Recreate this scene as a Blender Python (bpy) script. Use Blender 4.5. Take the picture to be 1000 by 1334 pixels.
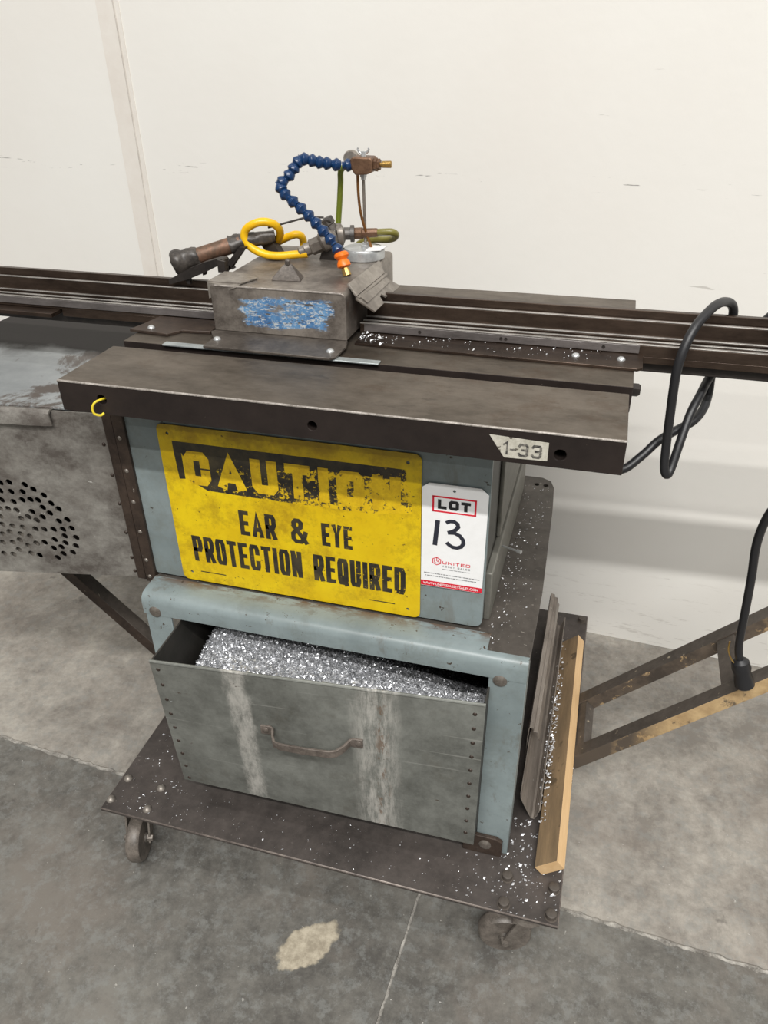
import bpy, bmesh, math, random
from mathutils import Vector, Matrix, noise

random.seed(7)
S = bpy.context.scene
for o in list(bpy.data.objects):
    bpy.data.objects.remove(o)
COL = S.collection

# ---------------------------------------------------------------- camera
yaw, pitch, roll = 0.288245, -0.559438, -0.0174104
fwd = Vector((-math.sin(yaw) * math.cos(pitch), math.cos(yaw) * math.cos(pitch), math.sin(pitch)))
right = Vector((math.cos(yaw), math.sin(yaw), 0))
up = right.cross(fwd)
r2 = math.cos(roll) * right + math.sin(roll) * up
u2 = -math.sin(roll) * right + math.cos(roll) * up
cam = bpy.data.cameras.new('camera')
cam.sensor_fit = 'HORIZONTAL'
cam.sensor_width = 36
cam.lens = 998.18 * 36 / 1000
cam.clip_start = 0.02
camo = bpy.data.objects.new('camera', cam)
COL.objects.link(camo)
camo.matrix_world = Matrix(((r2.x, u2.x, -fwd.x, 0), (r2.y, u2.y, -fwd.y, 0), (r2.z, u2.z, -fwd.z, 1.195), (0, 0, 0, 1)))
S.camera = camo

# ---------------------------------------------------------------- world, lights, exposure
w = bpy.data.worlds.new('world')
S.world = w
w.use_nodes = True
w.node_tree.nodes['Background'].inputs[0].default_value = (1.0, 0.985, 0.958, 1)
w.node_tree.nodes['Background'].inputs[1].default_value = 0.25


def strip_light(name, y, z, power, length=9.0, width=0.12, x=0.0):
    L = bpy.data.lights.new(name, 'AREA')
    L.shape = 'RECTANGLE'
    L.size = length
    L.size_y = width
    L.energy = power
    L.color = (1.0, 0.985, 0.958)
    o = bpy.data.objects.new(name, L)
    o.location = (x, y, z)
    COL.objects.link(o)
    return o


strip_light('ceiling_strip_light', -2.3, 5.0, 335, 4.6, .12, .9)
strip_light('ceiling_strip_light', -3.35, 5.0, 195, 4.6, .12, .9)
strip_light('ceiling_strip_light', 0.2, 5.0, 62, 9.0, .12, .6)
strip_light('ceiling_strip_light', -5.6, 5.0, 105, 9.0, .12, .6)

S.view_settings.view_transform = 'Standard'
S.view_settings.look = 'None'
S.view_settings.gamma = 1
S.view_settings.exposure = 0.0
S.view_settings.use_curve_mapping = False

# ---------------------------------------------------------------- materials


def lin(c):
    r = []
    for v in c:
        v /= 255.0
        r.append(v / 12.92 if v <= 0.04045 else ((v + 0.055) / 1.055) ** 2.4)
    return (*r, 1.0)


class N:
    """small node-tree builder"""

    def __init__(self, name):
        self.m = bpy.data.materials.new(name)
        self.m.use_nodes = True
        self.t = self.m.node_tree
        self.b = self.t.nodes['Principled BSDF']
        self.co = self.t.nodes.new('ShaderNodeTexCoord').outputs['Object']

    def link(self, a, b):
        self.t.links.new(a, b)

    def noise(self, scale, detail=4, rough=0.6, stretch=None, dist=0.0):
        n = self.t.nodes.new('ShaderNodeTexNoise')
        n.inputs['Scale'].default_value = scale
        n.inputs['Detail'].default_value = detail
        n.inputs['Roughness'].default_value = rough
        n.inputs['Distortion'].default_value = dist
        src = self.co
        if stretch:
            mp = self.t.nodes.new('ShaderNodeMapping')
            mp.inputs['Scale'].default_value = stretch
            self.link(src, mp.inputs[0])
            src = mp.outputs[0]
        self.link(src, n.inputs['Vector'])
        return n.outputs['Fac']

    def ramp(self, fac, a, b, ca=(0, 0, 0, 1), cb=(1, 1, 1, 1)):
        r = self.t.nodes.new('ShaderNodeValToRGB')
        e = r.color_ramp.elements
        e[0].position, e[1].position = a, b
        e[0].color, e[1].color = ca, cb
        self.link(fac, r.inputs[0])
        return r.outputs[0]

    def mix(self, fac, a, b):
        n = self.t.nodes.new('ShaderNodeMix')
        n.data_type = 'RGBA'
        for v, i in ((fac, 0), (a, 6), (b, 7)):
            if hasattr(v, 'is_output'):
                self.link(v, n.inputs[i])
            else:
                n.inputs[i].default_value = v
        return n.outputs[2]

    def math(self, op, a, b=0.0, c=0.0):
        n = self.t.nodes.new('ShaderNodeMath')
        n.operation = op
        for i, v in enumerate((a, b, c)):
            if hasattr(v, 'is_output'):
                self.link(v, n.inputs[i])
            else:
                n.inputs[i].default_value = v
        return n.outputs[0]

    def xyz(self):
        n = self.t.nodes.new('ShaderNodeSeparateXYZ')
        self.link(self.co, n.inputs[0])
        return n.outputs

    def band(self, v, a, b, soft):
        """1 inside a..b, soft edges"""
        u = self.math('SUBTRACT', v, a)
        u = self.math('DIVIDE', u, soft)
        u2_ = self.math('DIVIDE', self.math('SUBTRACT', b, v), soft)
        m = self.math('MINIMUM', u, u2_)
        return self.math('MAXIMUM', self.math('MINIMUM', m, 1.0), 0.0)

    def out(self, col, rough=0.6, metal=0.0, bump=None, bstr=0.2, bdist=0.002, spec=None):
        for v, nm in ((col, 'Base Color'), (rough, 'Roughness'), (metal, 'Metallic')):
            if hasattr(v, 'is_output'):
                self.link(v, self.b.inputs[nm])
            else:
                self.b.inputs[nm].default_value = v
        if spec is not None:
            self.b.inputs['Specular IOR Level'].default_value = spec
        if bump is not None:
            bn = self.t.nodes.new('ShaderNodeBump')
            bn.inputs['Strength'].default_value = bstr
            bn.inputs['Distance'].default_value = bdist
            self.link(bump, bn.inputs['Height'])
            self.link(bn.outputs[0], self.b.inputs['Normal'])
        return self.m


def plain(name, c, rough=0.5, metal=0.0, spec=None):
    return N(name).out(lin(c), rough, metal, spec=spec)


def mottled(name, ca, cb, scale=12, rough=0.55, metal=0.0, spot=None, spot_scale=60, spot_at=0.66, stretch=None, bstr=0.15, spec=None, lo=.40, hi=.62):
    n = N(name)
    f = n.noise(scale, 8, .7, stretch)
    g_ = n.noise(scale * 7, 5, .7, stretch)
    f = n.math('ADD', n.math('MULTIPLY', f, .68), n.math('MULTIPLY', g_, .32))
    c = n.ramp(f, lo, hi, lin(ca), lin(cb))
    if spot:
        s = n.noise(spot_scale, 3, .6)
        c = n.mix(n.ramp(s, spot_at, spot_at + .05), c, lin(spot))
    fine = n.noise(scale * 12, 3, .6)
    return n.out(c, rough, metal, fine, bstr, .001, spec)


def m_wall():
    n = N('wall_paint')
    c = n.ramp(n.noise(1.3, 5), .35, .7, lin((238, 236, 230)), lin((233, 229, 222)))
    sc = n.math('MULTIPLY', n.ramp(n.noise(26, 4, .7, (0.35, 1, 3)), .70, .74), n.ramp(n.noise(3.0, 2), .48, .62))
    c = n.mix(n.math('MULTIPLY', sc, .45), c, lin((150, 143, 134)))
    z = n.xyz()[2]
    low = n.math('MULTIPLY', n.band(z, -1, .22, .12), n.ramp(n.noise(40, 4, .75, (.3, 1, 2.2)), .58, .66))
    c = n.mix(n.math('MULTIPLY', low, .28), c, lin((150, 140, 128)))
    dk = n.math('MULTIPLY', n.band(z, .955, .985, .012), n.ramp(n.noise(34, 3, .7, (.5, 1, 7)), .655, .68))
    c = n.mix(n.math('MULTIPLY', dk, .75), c, lin((95, 90, 86)))
    return n.out(c, .75, 0, n.noise(45, 4), .12, .003)


def m_floor(name, dark, mid, light, patch=False):
    n = N(name)
    big = n.noise(1.7, 6, .65, dist=.5)
    med = n.noise(8, 9, .78, dist=.3)
    sml = n.noise(55, 6, .75)
    f = n.math('ADD', n.math('ADD', n.math('MULTIPLY', big, .42), n.math('MULTIPLY', med, .38)), n.math('MULTIPLY', sml, .20))
    c = n.ramp(f, .435, .565, lin(dark), lin(light))
    c = n.mix(.25, c, lin(mid))
    # brown and cool tints, small dark spots, pale flecks
    c = n.mix(n.math('MULTIPLY', n.ramp(n.noise(3.1, 5, .7), .5, .62), .35), c, lin((112, 101, 92)))
    c = n.mix(n.math('MULTIPLY', n.ramp(n.noise(34, 6, .82), .5, .60), .38), c, lin((132, 134, 131)))
    c = n.mix(n.math('MULTIPLY', n.ramp(n.noise(9, 5, .7), .63, .68), .5), c, lin((66, 62, 58)))
    c = n.mix(n.math('MULTIPLY', n.ramp(n.noise(120, 3, .6), .70, .73), .6), c, lin((186, 183, 176)))
    if patch:
        x, y, z = n.xyz()
        dx = n.math('ADD', n.math('SUBTRACT', x, -.309), n.math('MULTIPLY', n.math('SUBTRACT', n.noise(24, 4), .5), .045))
        dy = n.math('ADD', n.math('SUBTRACT', y, .587), n.math('MULTIPLY', n.math('SUBTRACT', n.noise(27, 4), .5), .035))
        u = n.math('ADD', n.math('MULTIPLY', dx, .75), n.math('MULTIPLY', dy, .66))
        v = n.math('SUBTRACT', n.math('MULTIPLY', dy, .75), n.math('MULTIPLY', dx, .66))
        r = n.math('SQRT', n.math('ADD', n.math('POWER', n.math('ABSOLUTE', n.math('DIVIDE', u, .054)), 2.4),
                                  n.math('POWER', n.math('ABSOLUTE', n.math('DIVIDE', v, .029)), 2.4)))
        halo = n.ramp(r, .9, 2.0, (1, 1, 1, 1), (0, 0, 0, 1))
        c = n.mix(n.math('MULTIPLY', halo, .35), c, lin((120, 114, 94)))
        pm = n.ramp(r, .85, 1.1, (1, 1, 1, 1), (0, 0, 0, 1))
        pc = n.ramp(n.noise(45, 6, .75), .4, .62, lin((146, 136, 118)), lin((186, 176, 156)))
        c = n.mix(n.math('MULTIPLY', pm, .9), c, pc)
    return n.out(c, n.ramp(n.noise(7, 4), .3, .7, (.5, .5, .5, 1), (.75, .75, .75, 1)), 0, n.noise(90, 6, .7), .2, .002)


def m_paint():
    n = N('worn_grey_blue_paint')
    c = n.ramp(n.noise(5, 6, .7), .35, .7, lin((114, 125, 126)), lin((138, 149, 150)))
    c = n.mix(n.math('MULTIPLY', n.ramp(n.noise(16, 8, .78), .48, .62), .5), c, lin((112, 117, 112)))
    c = n.mix(n.ramp(n.noise(70, 5, .72), .655, .675), c, lin((62, 52, 44)))
    c = n.mix(n.math('MULTIPLY', n.ramp(n.noise(26, 5, .75, (1, 1, .3)), .58, .68), .35), c, lin((104, 96, 84)))
    return n.out(c, .38, 0, n.noise(60, 4), .08, .001)


def m_paint_fascia():
    n = N('scraped_grey_blue_paint')
    c = n.ramp(n.noise(5, 6, .7), .35, .7, lin((116, 127, 128)), lin((144, 156, 157)))
    z = n.xyz()[2]
    edge = n.math('MULTIPLY', n.band(z, .506, .53, .006), n.band(n.xyz()[1], .764, 2, .02))
    f = n.math('MULTIPLY', edge, n.ramp(n.noise(38, 5, .75, (.4, 1, 1)), .45, .55))
    c = n.mix(f, c, lin((98, 82, 70)))
    c = n.mix(n.ramp(n.noise(58, 5, .75), .63, .65), c, lin((70, 58, 48)))
    c = n.mix(n.math('MULTIPLY', n.ramp(n.noise(24, 5, .75, (1, 1, .4)), .58, .66), .4), c, lin((96, 86, 74)))
    c = n.mix(n.math('MULTIPLY', n.ramp(n.noise(14, 6, .75), .5, .7), .5), c, lin((104, 108, 102)))
    return n.out(c, .36, 0, n.noise(60, 4), .1, .001)


def m_plate():
    n = N('worn_table_steel')
    f = n.noise(6, 9, .78, (1, 2.2, 1))
    c = n.ramp(f, .40, .62, lin((92, 84, 75)), lin((124, 115, 105)))
    c = n.mix(n.math('MULTIPLY', n.ramp(n.noise(9, 7, .75), .55, .66), .5), c, lin((88, 70, 55)))
    c = n.mix(n.math('MULTIPLY', n.ramp(n.noise(14, 7, .78, (1, 2.5, 1)), .56, .66), .55), c, lin((66, 59, 53)))
    r = n.ramp(n.noise(25, 5), .3, .7, (.36, .36, .36, 1), (.5, .5, .5, 1))
    return n.out(c, r, .85, n.noise(120, 4), .06, .001)


def m_plate_front():
    n = N('shaded_table_steel')  # same steel as the table top, its darker front shading put into the colour
    c = n.ramp(n.noise(9, 7, .7), .35, .7, lin((36, 29, 27)), lin((56, 47, 43)))
    c = n.mix(n.ramp(n.noise(90, 4, .7), .70, .74), c, lin((140, 128, 118)))
    return n.out(c, .5, .35, n.noise(90, 4), .1, .001)


def m_galv():
    n = N('stained_galvanised_steel')
    c = n.ramp(n.noise(9, 9, .8), .36, .66, lin((94, 95, 90)), lin((138, 140, 134)))
    x, y, z = n.xyz()
    wob = n.math('MULTIPLY', n.math('SUBTRACT', n.noise(26, 6, .8, (1, 1, .4)), .5), .045)
    xx = n.math('ADD', x, wob)
    s1 = n.math('MULTIPLY', n.band(xx, -.440, -.402, .010), n.ramp(n.noise(34, 7, .8, (1.6, 1, .6)), .34, .58))
    s2 = n.math('MULTIPLY', n.band(xx, -.262, -.185, .025), n.ramp(n.noise(34, 7, .82, (2.4, 1, .4)), .42, .60))
    c = n.mix(n.math('MULTIPLY', n.math('MAXIMUM', s1, s2), .8), c, lin((196, 193, 186)))
    rst = n.math('MULTIPLY', n.band(xx, -.228, -.205, .012), n.ramp(n.noise(45, 5, .8, (2, 1, .6)), .52, .58))
    c = n.mix(n.math('MULTIPLY', rst, .8), c, lin((112, 86, 64)))
    c = n.mix(n.math('MULTIPLY', n.ramp(n.noise(12, 6, .75), .56, .72), .5), c, lin((86, 82, 72)))
    scr_ = n.ramp(n.noise(30, 3, .6, (.12, 1, 6)), .66, .70)
    c = n.mix(n.math('MULTIPLY', scr_, .35), c, lin((170, 170, 164)))
    c = n.mix(n.ramp(n.noise(60, 4, .7, (.6, 1, 1.4)), .69, .72), c, lin((78, 64, 54)))
    return n.out(c, .5, .25, n.noise(60, 4), .1, .001)


def m_housing():
    n = N('smeared_sheet_steel')
    c = n.ramp(n.noise(7, 9, .78, (1, 1, 1.4)), .40, .62, lin((88, 82, 77)), lin((150, 147, 140)))
    c = n.mix(n.math('MULTIPLY', n.ramp(n.noise(3.5, 5, .7), .5, .66), .5), c, lin((100, 92, 85)))
    c = n.mix(n.ramp(n.noise(90, 3), .72, .75), c, lin((186, 184, 178)))
    return n.out(c, .5, .2, n.noise(80, 4), .1, .001)


def m_housing_top():
    n = N('stained_shaded_cover')
    c = n.ramp(n.noise(6, 6, .7), .35, .7, lin((124, 128, 129)), lin((156, 159, 159)))
    c = n.mix(n.ramp(n.noise(5.5, 8, .75, dist=.5), .52, .57), c, lin((84, 77, 72)))
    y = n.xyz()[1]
    rail_shade = n.band(n.math('ADD', y, n.math('MULTIPLY', n.math('SUBTRACT', n.noise(9, 5), .5), .16)), .955, 9, .05)  # rail's shadow painted into the cover colour, along with staining
    c = n.mix(rail_shade, c, lin((36, 32, 30)))
    return n.out(c, n.math('ADD', .42, n.math('MULTIPLY', rail_shade, .25)), .1, n.noise(60, 4), .1, .001)


def m_hood():
    n = N('hood_steel_with_blue_paint')
    c = n.ramp(n.noise(11, 9, .78), .40, .62, lin((94, 87, 81)), lin((152, 144, 135)))
    c = n.mix(n.math('MULTIPLY', n.ramp(n.noise(24, 6, .7), .60, .72), .5), c, lin((104, 78, 60)))
    x, y, z = n.xyz()
    wob = n.math('MULTIPLY', n.math('SUBTRACT', n.noise(30, 6, .8, (.4, 1, 1.3)), .5), .10)
    patch = n.math('MULTIPLY', n.band(n.math('ADD', x, wob), -.447, -.330, .006),
                   n.band(n.math('ADD', z, n.math('MULTIPLY', wob, .35)), .872, .912, .004))
    patch = n.math('MULTIPLY', patch, n.band(y, .5, .893, .001))
    patch = n.math('MULTIPLY', patch, n.ramp(n.noise(34, 6, .8, (.45, 1, 1.5)), .38, .46))
    c = n.mix(patch, c, n.ramp(n.noise(40, 4), .4, .65, lin((60, 106, 154)), lin((102, 146, 186))))
    chip = n.math('MULTIPLY', patch, n.ramp(n.noise(230, 5, .8, (.7, 1, 1.2)), .53, .56))
    c = n.mix(chip, c, lin((186, 190, 190)))
    chip2 = n.math('MULTIPLY', patch, n.ramp(n.noise(110, 5, .8, (.4, 1, 1.6)), .56, .59))
    c = n.mix(chip2, c, lin((84, 78, 74)))
    met = n.math('SUBTRACT', .5, n.math('MULTIPLY', patch, .45))
    return n.out(c, .45, met, n.noise(70, 5), .15, .001)


def m_sign():
    n = N('worn_yellow_sign')
    c = n.ramp(n.noise(12, 6, .7), .35, .7, lin((214, 178, 4)), lin((232, 202, 12)))
    c = n.mix(n.math('MULTIPLY', n.ramp(n.noise(22, 8, .82), .47, .64), .6), c, lin((150, 116, 16)))
    x, y, z = n.xyz()
    d = n.band(n.math('ADD', z, n.math('MULTIPLY', n.math('SUBTRACT', n.noise(20, 5), .5), .08)), .745, 2, .02)
    c = n.mix(n.math('MULTIPLY', d, .6), c, lin((122, 92, 14)))
    c = n.mix(n.ramp(n.noise(110, 4, .7), .67, .70), c, lin((92, 72, 20)))
    return n.out(c, .42, 0, n.noise(50, 4), .05, .001)


def worn_black(name, x0, x1, base, gain, zwear=None):
    """black print scraped through to yellow, more so from x0 towards x1"""
    n = N(name)
    x, y, z = n.xyz()
    g = n.math('MAXIMUM', n.math('MINIMUM', n.math('DIVIDE', n.math('SUBTRACT', x, x0), x1 - x0), 1.0), 0.0)
    th = n.math('SUBTRACT', base, n.math('MULTIPLY', g, gain))
    if zwear:
        gz = n.band(z, -1, zwear, .03)
        th = n.math('SUBTRACT', th, n.math('MULTIPLY', gz, .10))
    f = n.math('ADD', n.math('MULTIPLY', n.noise(60, 6, .8), .65), n.math('MULTIPLY', n.noise(230, 3, .7), .35))
    m = n.math('MAXIMUM', n.math('MINIMUM', n.math('MULTIPLY', n.math('SUBTRACT', f, th), 22.0), 1.0), 0.0)
    yel = n.ramp(n.noise(12, 6, .7), .35, .7, lin((214, 176, 10)), lin((238, 202, 20)))
    c = n.mix(m, n.ramp(n.noise(40, 4), .4, .7, lin((38, 35, 30)), lin((74, 66, 46))), yel)
    return n.out(c, .45)


M = {}
M['wall'] = m_wall()
M['floor'] = m_floor('concrete_front', (70, 67, 63), (92, 90, 85), (122, 119, 112), True)
M['floor_back'] = m_floor('concrete_back', (112, 106, 99), (141, 136, 128), (176, 170, 160))
M['paint'] = m_paint()
M['fascia'] = m_paint_fascia()
M['plate'] = m_plate()
M['plate_front'] = m_plate_front()
M['galv'] = m_galv()
M['housing'] = m_housing()
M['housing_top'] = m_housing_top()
M['hood'] = m_hood()
M['sign'] = m_sign()
M['print'] = worn_black('worn_black_print', -.42, -.20, .62, .05)
M['print_faded'] = worn_black('faded_black_print', -.34, -.27, .64, .11)
M['band'] = worn_black('scraped_black_band', -.50, -.22, .61, .16, .69)
M['band_top'] = worn_black('black_band_edge', -.28, -.20, .66, .14)
M['letter'] = mottled('scraped_yellow_letters', (196, 158, 14), (232, 196, 22), 30, .45, spot=(90, 74, 30), spot_scale=110, spot_at=.64)
M['strip'] = mottled('wall_joint_filler', (226, 219, 210), (233, 228, 220), 6, .8)
M['joint'] = mottled('floor_joint_filler', (100, 96, 90), (182, 178, 170), 40, .9)
M['dolly'] = mottled('dolly_black_steel', (62, 57, 54), (88, 81, 77), 9, .5, .25, spot=(128, 122, 116), spot_scale=140, spot_at=.68)
M['dark'] = mottled('oily_dark_steel', (38, 34, 32), (62, 56, 52), 14, .5, .3)
M['inside'] = mottled('dark_bin_sheet', (50, 48, 44), (66, 63, 58), 10, .6, .1)
M['brown'] = mottled('dark_brown_steel', (48, 39, 34), (78, 65, 56), 16, .45, .35, spot=(150, 140, 130), spot_scale=90, spot_at=.70)
M['rail'] = mottled('oily_brown_rail_steel', (52, 42, 36), (88, 74, 64), 14, .34, .7, stretch=(.3, 1, 1))
M['rail_lip'] = mottled('polished_rail_edges', (130, 126, 121), (196, 191, 185), 20, .35, .4, stretch=(.3, 1, 1))
M['rail_band'] = mottled('worn_grey_rail_face', (88, 83, 81), (130, 124, 122), 14, .4, .45, stretch=(.3, 1, 1))
M['steel'] = mottled('grey_steel', (116, 109, 102), (158, 151, 142), 20, .42, .45)
M['zinc'] = mottled('zinc_plated_steel', (176, 178, 178), (208, 210, 210), 40, .3, .6)
M['zinc_dull'] = mottled('dull_zinc_strip', (150, 156, 156), (178, 184, 184), 30, .4, .5)
M['sheetdark'] = mottled('dark_side_sheet', (66, 66, 62), (92, 92, 87), 9, .5, .15)
M['sheetmid'] = mottled('grey_side_sheet', (104, 103, 96), (130, 128, 120), 9, .5, .15, stretch=(1, .4, 1))
M['standtop'] = mottled('grimy_stand_top', (68, 63, 58), (90, 84, 78), 14, .55, .15, spot=(132, 126, 118), spot_scale=150, spot_at=.66)
M['blue'] = plain('blue_plastic', (17, 50, 90), .28)
M['orange'] = plain('orange_plastic', (240, 116, 22), .38)
M['brass'] = mottled('worn_brass', (160, 128, 70), (196, 162, 96), 60, .35, .8)
M['bronze'] = mottled('tarnished_bronze', (92, 68, 52), (128, 98, 76), 50, .45, .5)
M['copper'] = mottled('copper_tube', (122, 82, 44), (150, 104, 58), 60, .4, .6)
M['yhose'] = mottled('yellow_hose', (226, 172, 10), (240, 190, 20), 30, .35, spot=(120, 92, 20), spot_scale=90, spot_at=.70)
M['ghose'] = plain('green_hose', (112, 124, 40), .3)
M['ohose'] = plain('olive_hose', (118, 112, 52), .3)
M['rubber'] = plain('black_rubber', (34, 34, 36), .42)
M['tape'] = mottled('greasy_black_tape', (48, 44, 42), (92, 86, 80), 40, .4, .1)
M['pipe'] = mottled('rusty_pipe', (78, 66, 54), (140, 104, 84), 22, .5, .4)
M['wood'] = mottled('weathered_wood_face', (104, 88, 68), (158, 132, 99), 9, .65, stretch=(1, .15, 1), spot=(96, 80, 60), spot_scale=26, spot_at=.62)
M['woodlight'] = mottled('fresh_wood_face', (200, 164, 118), (220, 187, 142), 16, .6, stretch=(1, .12, 1))
M['brace'] = mottled('brace_dark_paint', (66, 60, 54), (92, 84, 77), 14, .55, .1, spot=(160, 148, 128), spot_scale=70, spot_at=.68)
nb = N('brace_tan_worn_face')
cb_ = nb.ramp(nb.noise(30, 5, .7), .35, .7, lin((160, 132, 94)), lin((204, 176, 132)))
tm = nb.ramp(nb.noise(20, 6, .75), .47, .53)
xb = nb.xyz()[0]
tm = nb.math('MAXIMUM', tm, nb.math('MULTIPLY', nb.band(xb, .135, 9, .05), nb.ramp(nb.noise(26, 6, .75), .36, .42)))
tm = nb.math('MULTIPLY', tm, nb.band(xb, .105, 9, .03))
M['brace_tan'] = nb.out(nb.mix(tm, lin((84, 74, 64)), cb_), .6)
nt = N('brace_scraped_face')
ct_ = nt.ramp(nt.noise(30, 5, .7), .35, .7, lin((160, 132, 94)), lin((200, 172, 130)))
M['brace_thin'] = nt.out(nt.mix(nt.math('MAXIMUM', nt.ramp(nt.noise(26, 6, .8, (1, 1, 1.6)), .57, .61), nt.math('MULTIPLY', nt.band(nt.xyz()[0], .30, 9, .05), nt.ramp(nt.noise(30, 6, .75), .42, .5))), nt.ramp(nt.noise(20, 5, .7), .4, .6, lin((66, 58, 51)), lin((96, 84, 72))), ct_), .6)
M['tagwhite'] = mottled('white_card', (238, 238, 237), (246, 246, 246), 12, .45)
M['tagred'] = plain('red_print', (216, 28, 52), .5)
M['tagblack'] = plain('black_print', (30, 30, 32), .5)
M['marker'] = plain('black_marker_ink', (40, 42, 54), .5)
M['taggrey'] = plain('grey_print', (110, 110, 112), .5)
M['sticker'] = mottled('dirty_sticker', (170, 166, 152), (206, 202, 190), 60, .5, spot=(96, 90, 80), spot_scale=130, spot_at=.60)
M['stickerink'] = mottled('worn_sticker_ink', (50, 48, 48), (150, 146, 136), 160, .5, lo=.45, hi=.6)
M['edge'] = mottled('worn_highlight_edge', (118, 111, 104), (184, 177, 170), 60, .38, .3)  # pale colour for painted edge highlights, partly real wear
M['pad'] = mottled('grey_hole_backing', (88, 82, 75), (128, 121, 112), 70, .8)
M['chip'] = plain('aluminium_chips', (226, 227, 230), .35, .55)
M['shav'] = N('aluminium_shavings')
M['shav'] = M['shav'].out(M['shav'].ramp(M['shav'].noise(260, 3), .35, .65, lin((150, 152, 156)), lin((236, 237, 240))), .3, .6)
M['ring'] = mottled('caster_tyre', (78, 72, 66), (118, 110, 102), 60, .45)
M['hub'] = mottled('caster_hub_grime', (58, 53, 48), (92, 86, 79), 40, .6)
M['fork'] = mottled('caster_dusty_steel', (96, 89, 82), (132, 125, 117), 40, .5, .35)
M['extr'] = mottled('dull_extrusion', (104, 96, 89), (150, 141, 132), 20, .45, .25, stretch=(1, .2, 1), spot=(180, 176, 170), spot_scale=120, spot_at=.69)

# ---------------------------------------------------------------- mesh helpers


class MB:
    def __init__(self):
        self.v, self.f, self.mi = [], [], []
        self.cur = 0

    def add(self, vs, fs):
        o = len(self.v)
        self.v += [tuple(p) for p in vs]
        for f in fs:
            self.f.append([i + o for i in f])
            self.mi.append(self.cur)
        return self

    def box(self, x0, x1, y0, y1, z0, z1):
        return self.add([(x0, y0, z0), (x1, y0, z0), (x1, y1, z0), (x0, y1, z0), (x0, y0, z1), (x1, y0, z1), (x1, y1, z1), (x0, y1, z1)],
                        [(0, 3, 2, 1), (4, 5, 6, 7), (0, 1, 5, 4), (1, 2, 6, 5), (2, 3, 7, 6), (3, 0, 4, 7)])

    def hexa(self, p):
        """8 corners: bottom loop then top loop"""
        return self.add(p, [(0, 3, 2, 1), (4, 5, 6, 7), (0, 1, 5, 4), (1, 2, 6, 5), (2, 3, 7, 6), (3, 0, 4, 7)])

    def prism(self, pts, vec):
        """extrude 3-D polygon along vec"""
        n = len(pts)
        vec = Vector(vec)
        a = [Vector(p) for p in pts]
        b = [p + vec for p in a]
        fs = [tuple(range(n - 1, -1, -1)), tuple(range(n, 2 * n))]
        fs += [(i, (i + 1) % n, n + (i + 1) % n, n + i) for i in range(n)]
        return self.add(a + b, fs)

    def tube(self, path, r, seg=12, sub=5, caps=True):
        P = [Vector(p) for p in path]
        if sub > 1 and len(P) > 2:
            Q = []
            for i in range(len(P) - 1):
                p0, p1, p2, p3 = P[max(i - 1, 0)], P[i], P[i + 1], P[min(i + 2, len(P) - 1)]
                for k in range(sub):
                    t = k / sub
                    Q.append(.5 * ((2 * p1) + (p2 - p0) * t + (2 * p0 - 5 * p1 + 4 * p2 - p3) * t * t + (3 * p1 - p0 - 3 * p2 + p3) * t ** 3))
            Q.append(P[-1])
            P = Q
        T = []
        for i in range(len(P)):
            T.append((P[min(i + 1, len(P) - 1)] - P[max(i - 1, 0)]).normalized())
        u = T[0].orthogonal().normalized()
        vs, fs = [], []
        for i, p in enumerate(P):
            u = (u - T[i] * u.dot(T[i])).normalized()
            w_ = T[i].cross(u)
            rr = r(i / (len(P) - 1)) if callable(r) else r
            for k in range(seg):
                a = 2 * math.pi * k / seg
                vs.append(p + (u * math.cos(a) + w_ * math.sin(a)) * rr)
        for i in range(len(P) - 1):
            for k in range(seg):
                k2 = (k + 1) % seg
                fs.append((i * seg + k, i * seg + k2, (i + 1) * seg + k2, (i + 1) * seg + k))
        if caps:
            fs.append(tuple(range(seg - 1, -1, -1)))
            fs.append(tuple((len(P) - 1) * seg + k for k in range(seg)))
        return self.add(vs, fs)

    def lathe(self, p0, p1, prof, seg=20, rot=0.0):
        """prof: list of (t along p0->p1 0..1, radius)"""
        p0, p1 = Vector(p0), Vector(p1)
        ax = (p1 - p0)
        t = ax.normalized()
        u = Vector((0, 0, 1)) if abs(t.z) < .9 else Vector((1, 0, 0))
        u = (u - t * u.dot(t)).normalized()
        w_ = t.cross(u)
        vs, fs = [], []
        for tt, r in prof:
            for k in range(seg):
                a = 2 * math.pi * k / seg + rot
                vs.append(p0 + ax * tt + (u * math.cos(a) + w_ * math.sin(a)) * max(r, 1e-5))
        n = len(prof)
        for i in range(n - 1):
            for k in range(seg):
                k2 = (k + 1) % seg
                fs.append((i * seg + k, i * seg + k2, (i + 1) * seg + k2, (i + 1) * seg + k))
        fs.append(tuple(range(seg - 1, -1, -1)))
        fs.append(tuple((n - 1) * seg + k for k in range(seg)))
        return self.add(vs, fs)

    def holed(self, outline, holes, to3, nrm, thick):
        """flat plate with real holes. outline/holes are 2-D loops; to3 maps 2-D to 3-D; nrm*thick is the back offset"""
        bm = bmesh.new()
        loops = []
        for L in [outline] + holes:
            vs = [bm.verts.new((p[0], p[1], 0)) for p in L]
            for i in range(len(vs)):
                bm.edges.new((vs[i], vs[(i + 1) % len(vs)]))
            loops.append(len(L))
        bmesh.ops.triangle_fill(bm, use_beauty=True, use_dissolve=False, edges=bm.edges[:], normal=(0, 0, 1))
        bm.verts.index_update()
        n = len(bm.verts)
        P = [Vector(to3(v.co.x, v.co.y)) for v in bm.verts]
        off = Vector(nrm) * thick
        fr = [tuple(v.index for v in f.verts) for f in bm.faces]
        fs = list(fr) + [tuple(i + n for i in reversed(f)) for f in fr]
        o = 0
        for c in loops:
            for i in range(c):
                a, b = o + i, o + (i + 1) % c
                fs.append((a, b, b + n, a + n))
            o += c
        bm.free()
        return self.add(P + [p + off for p in P], fs)

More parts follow.
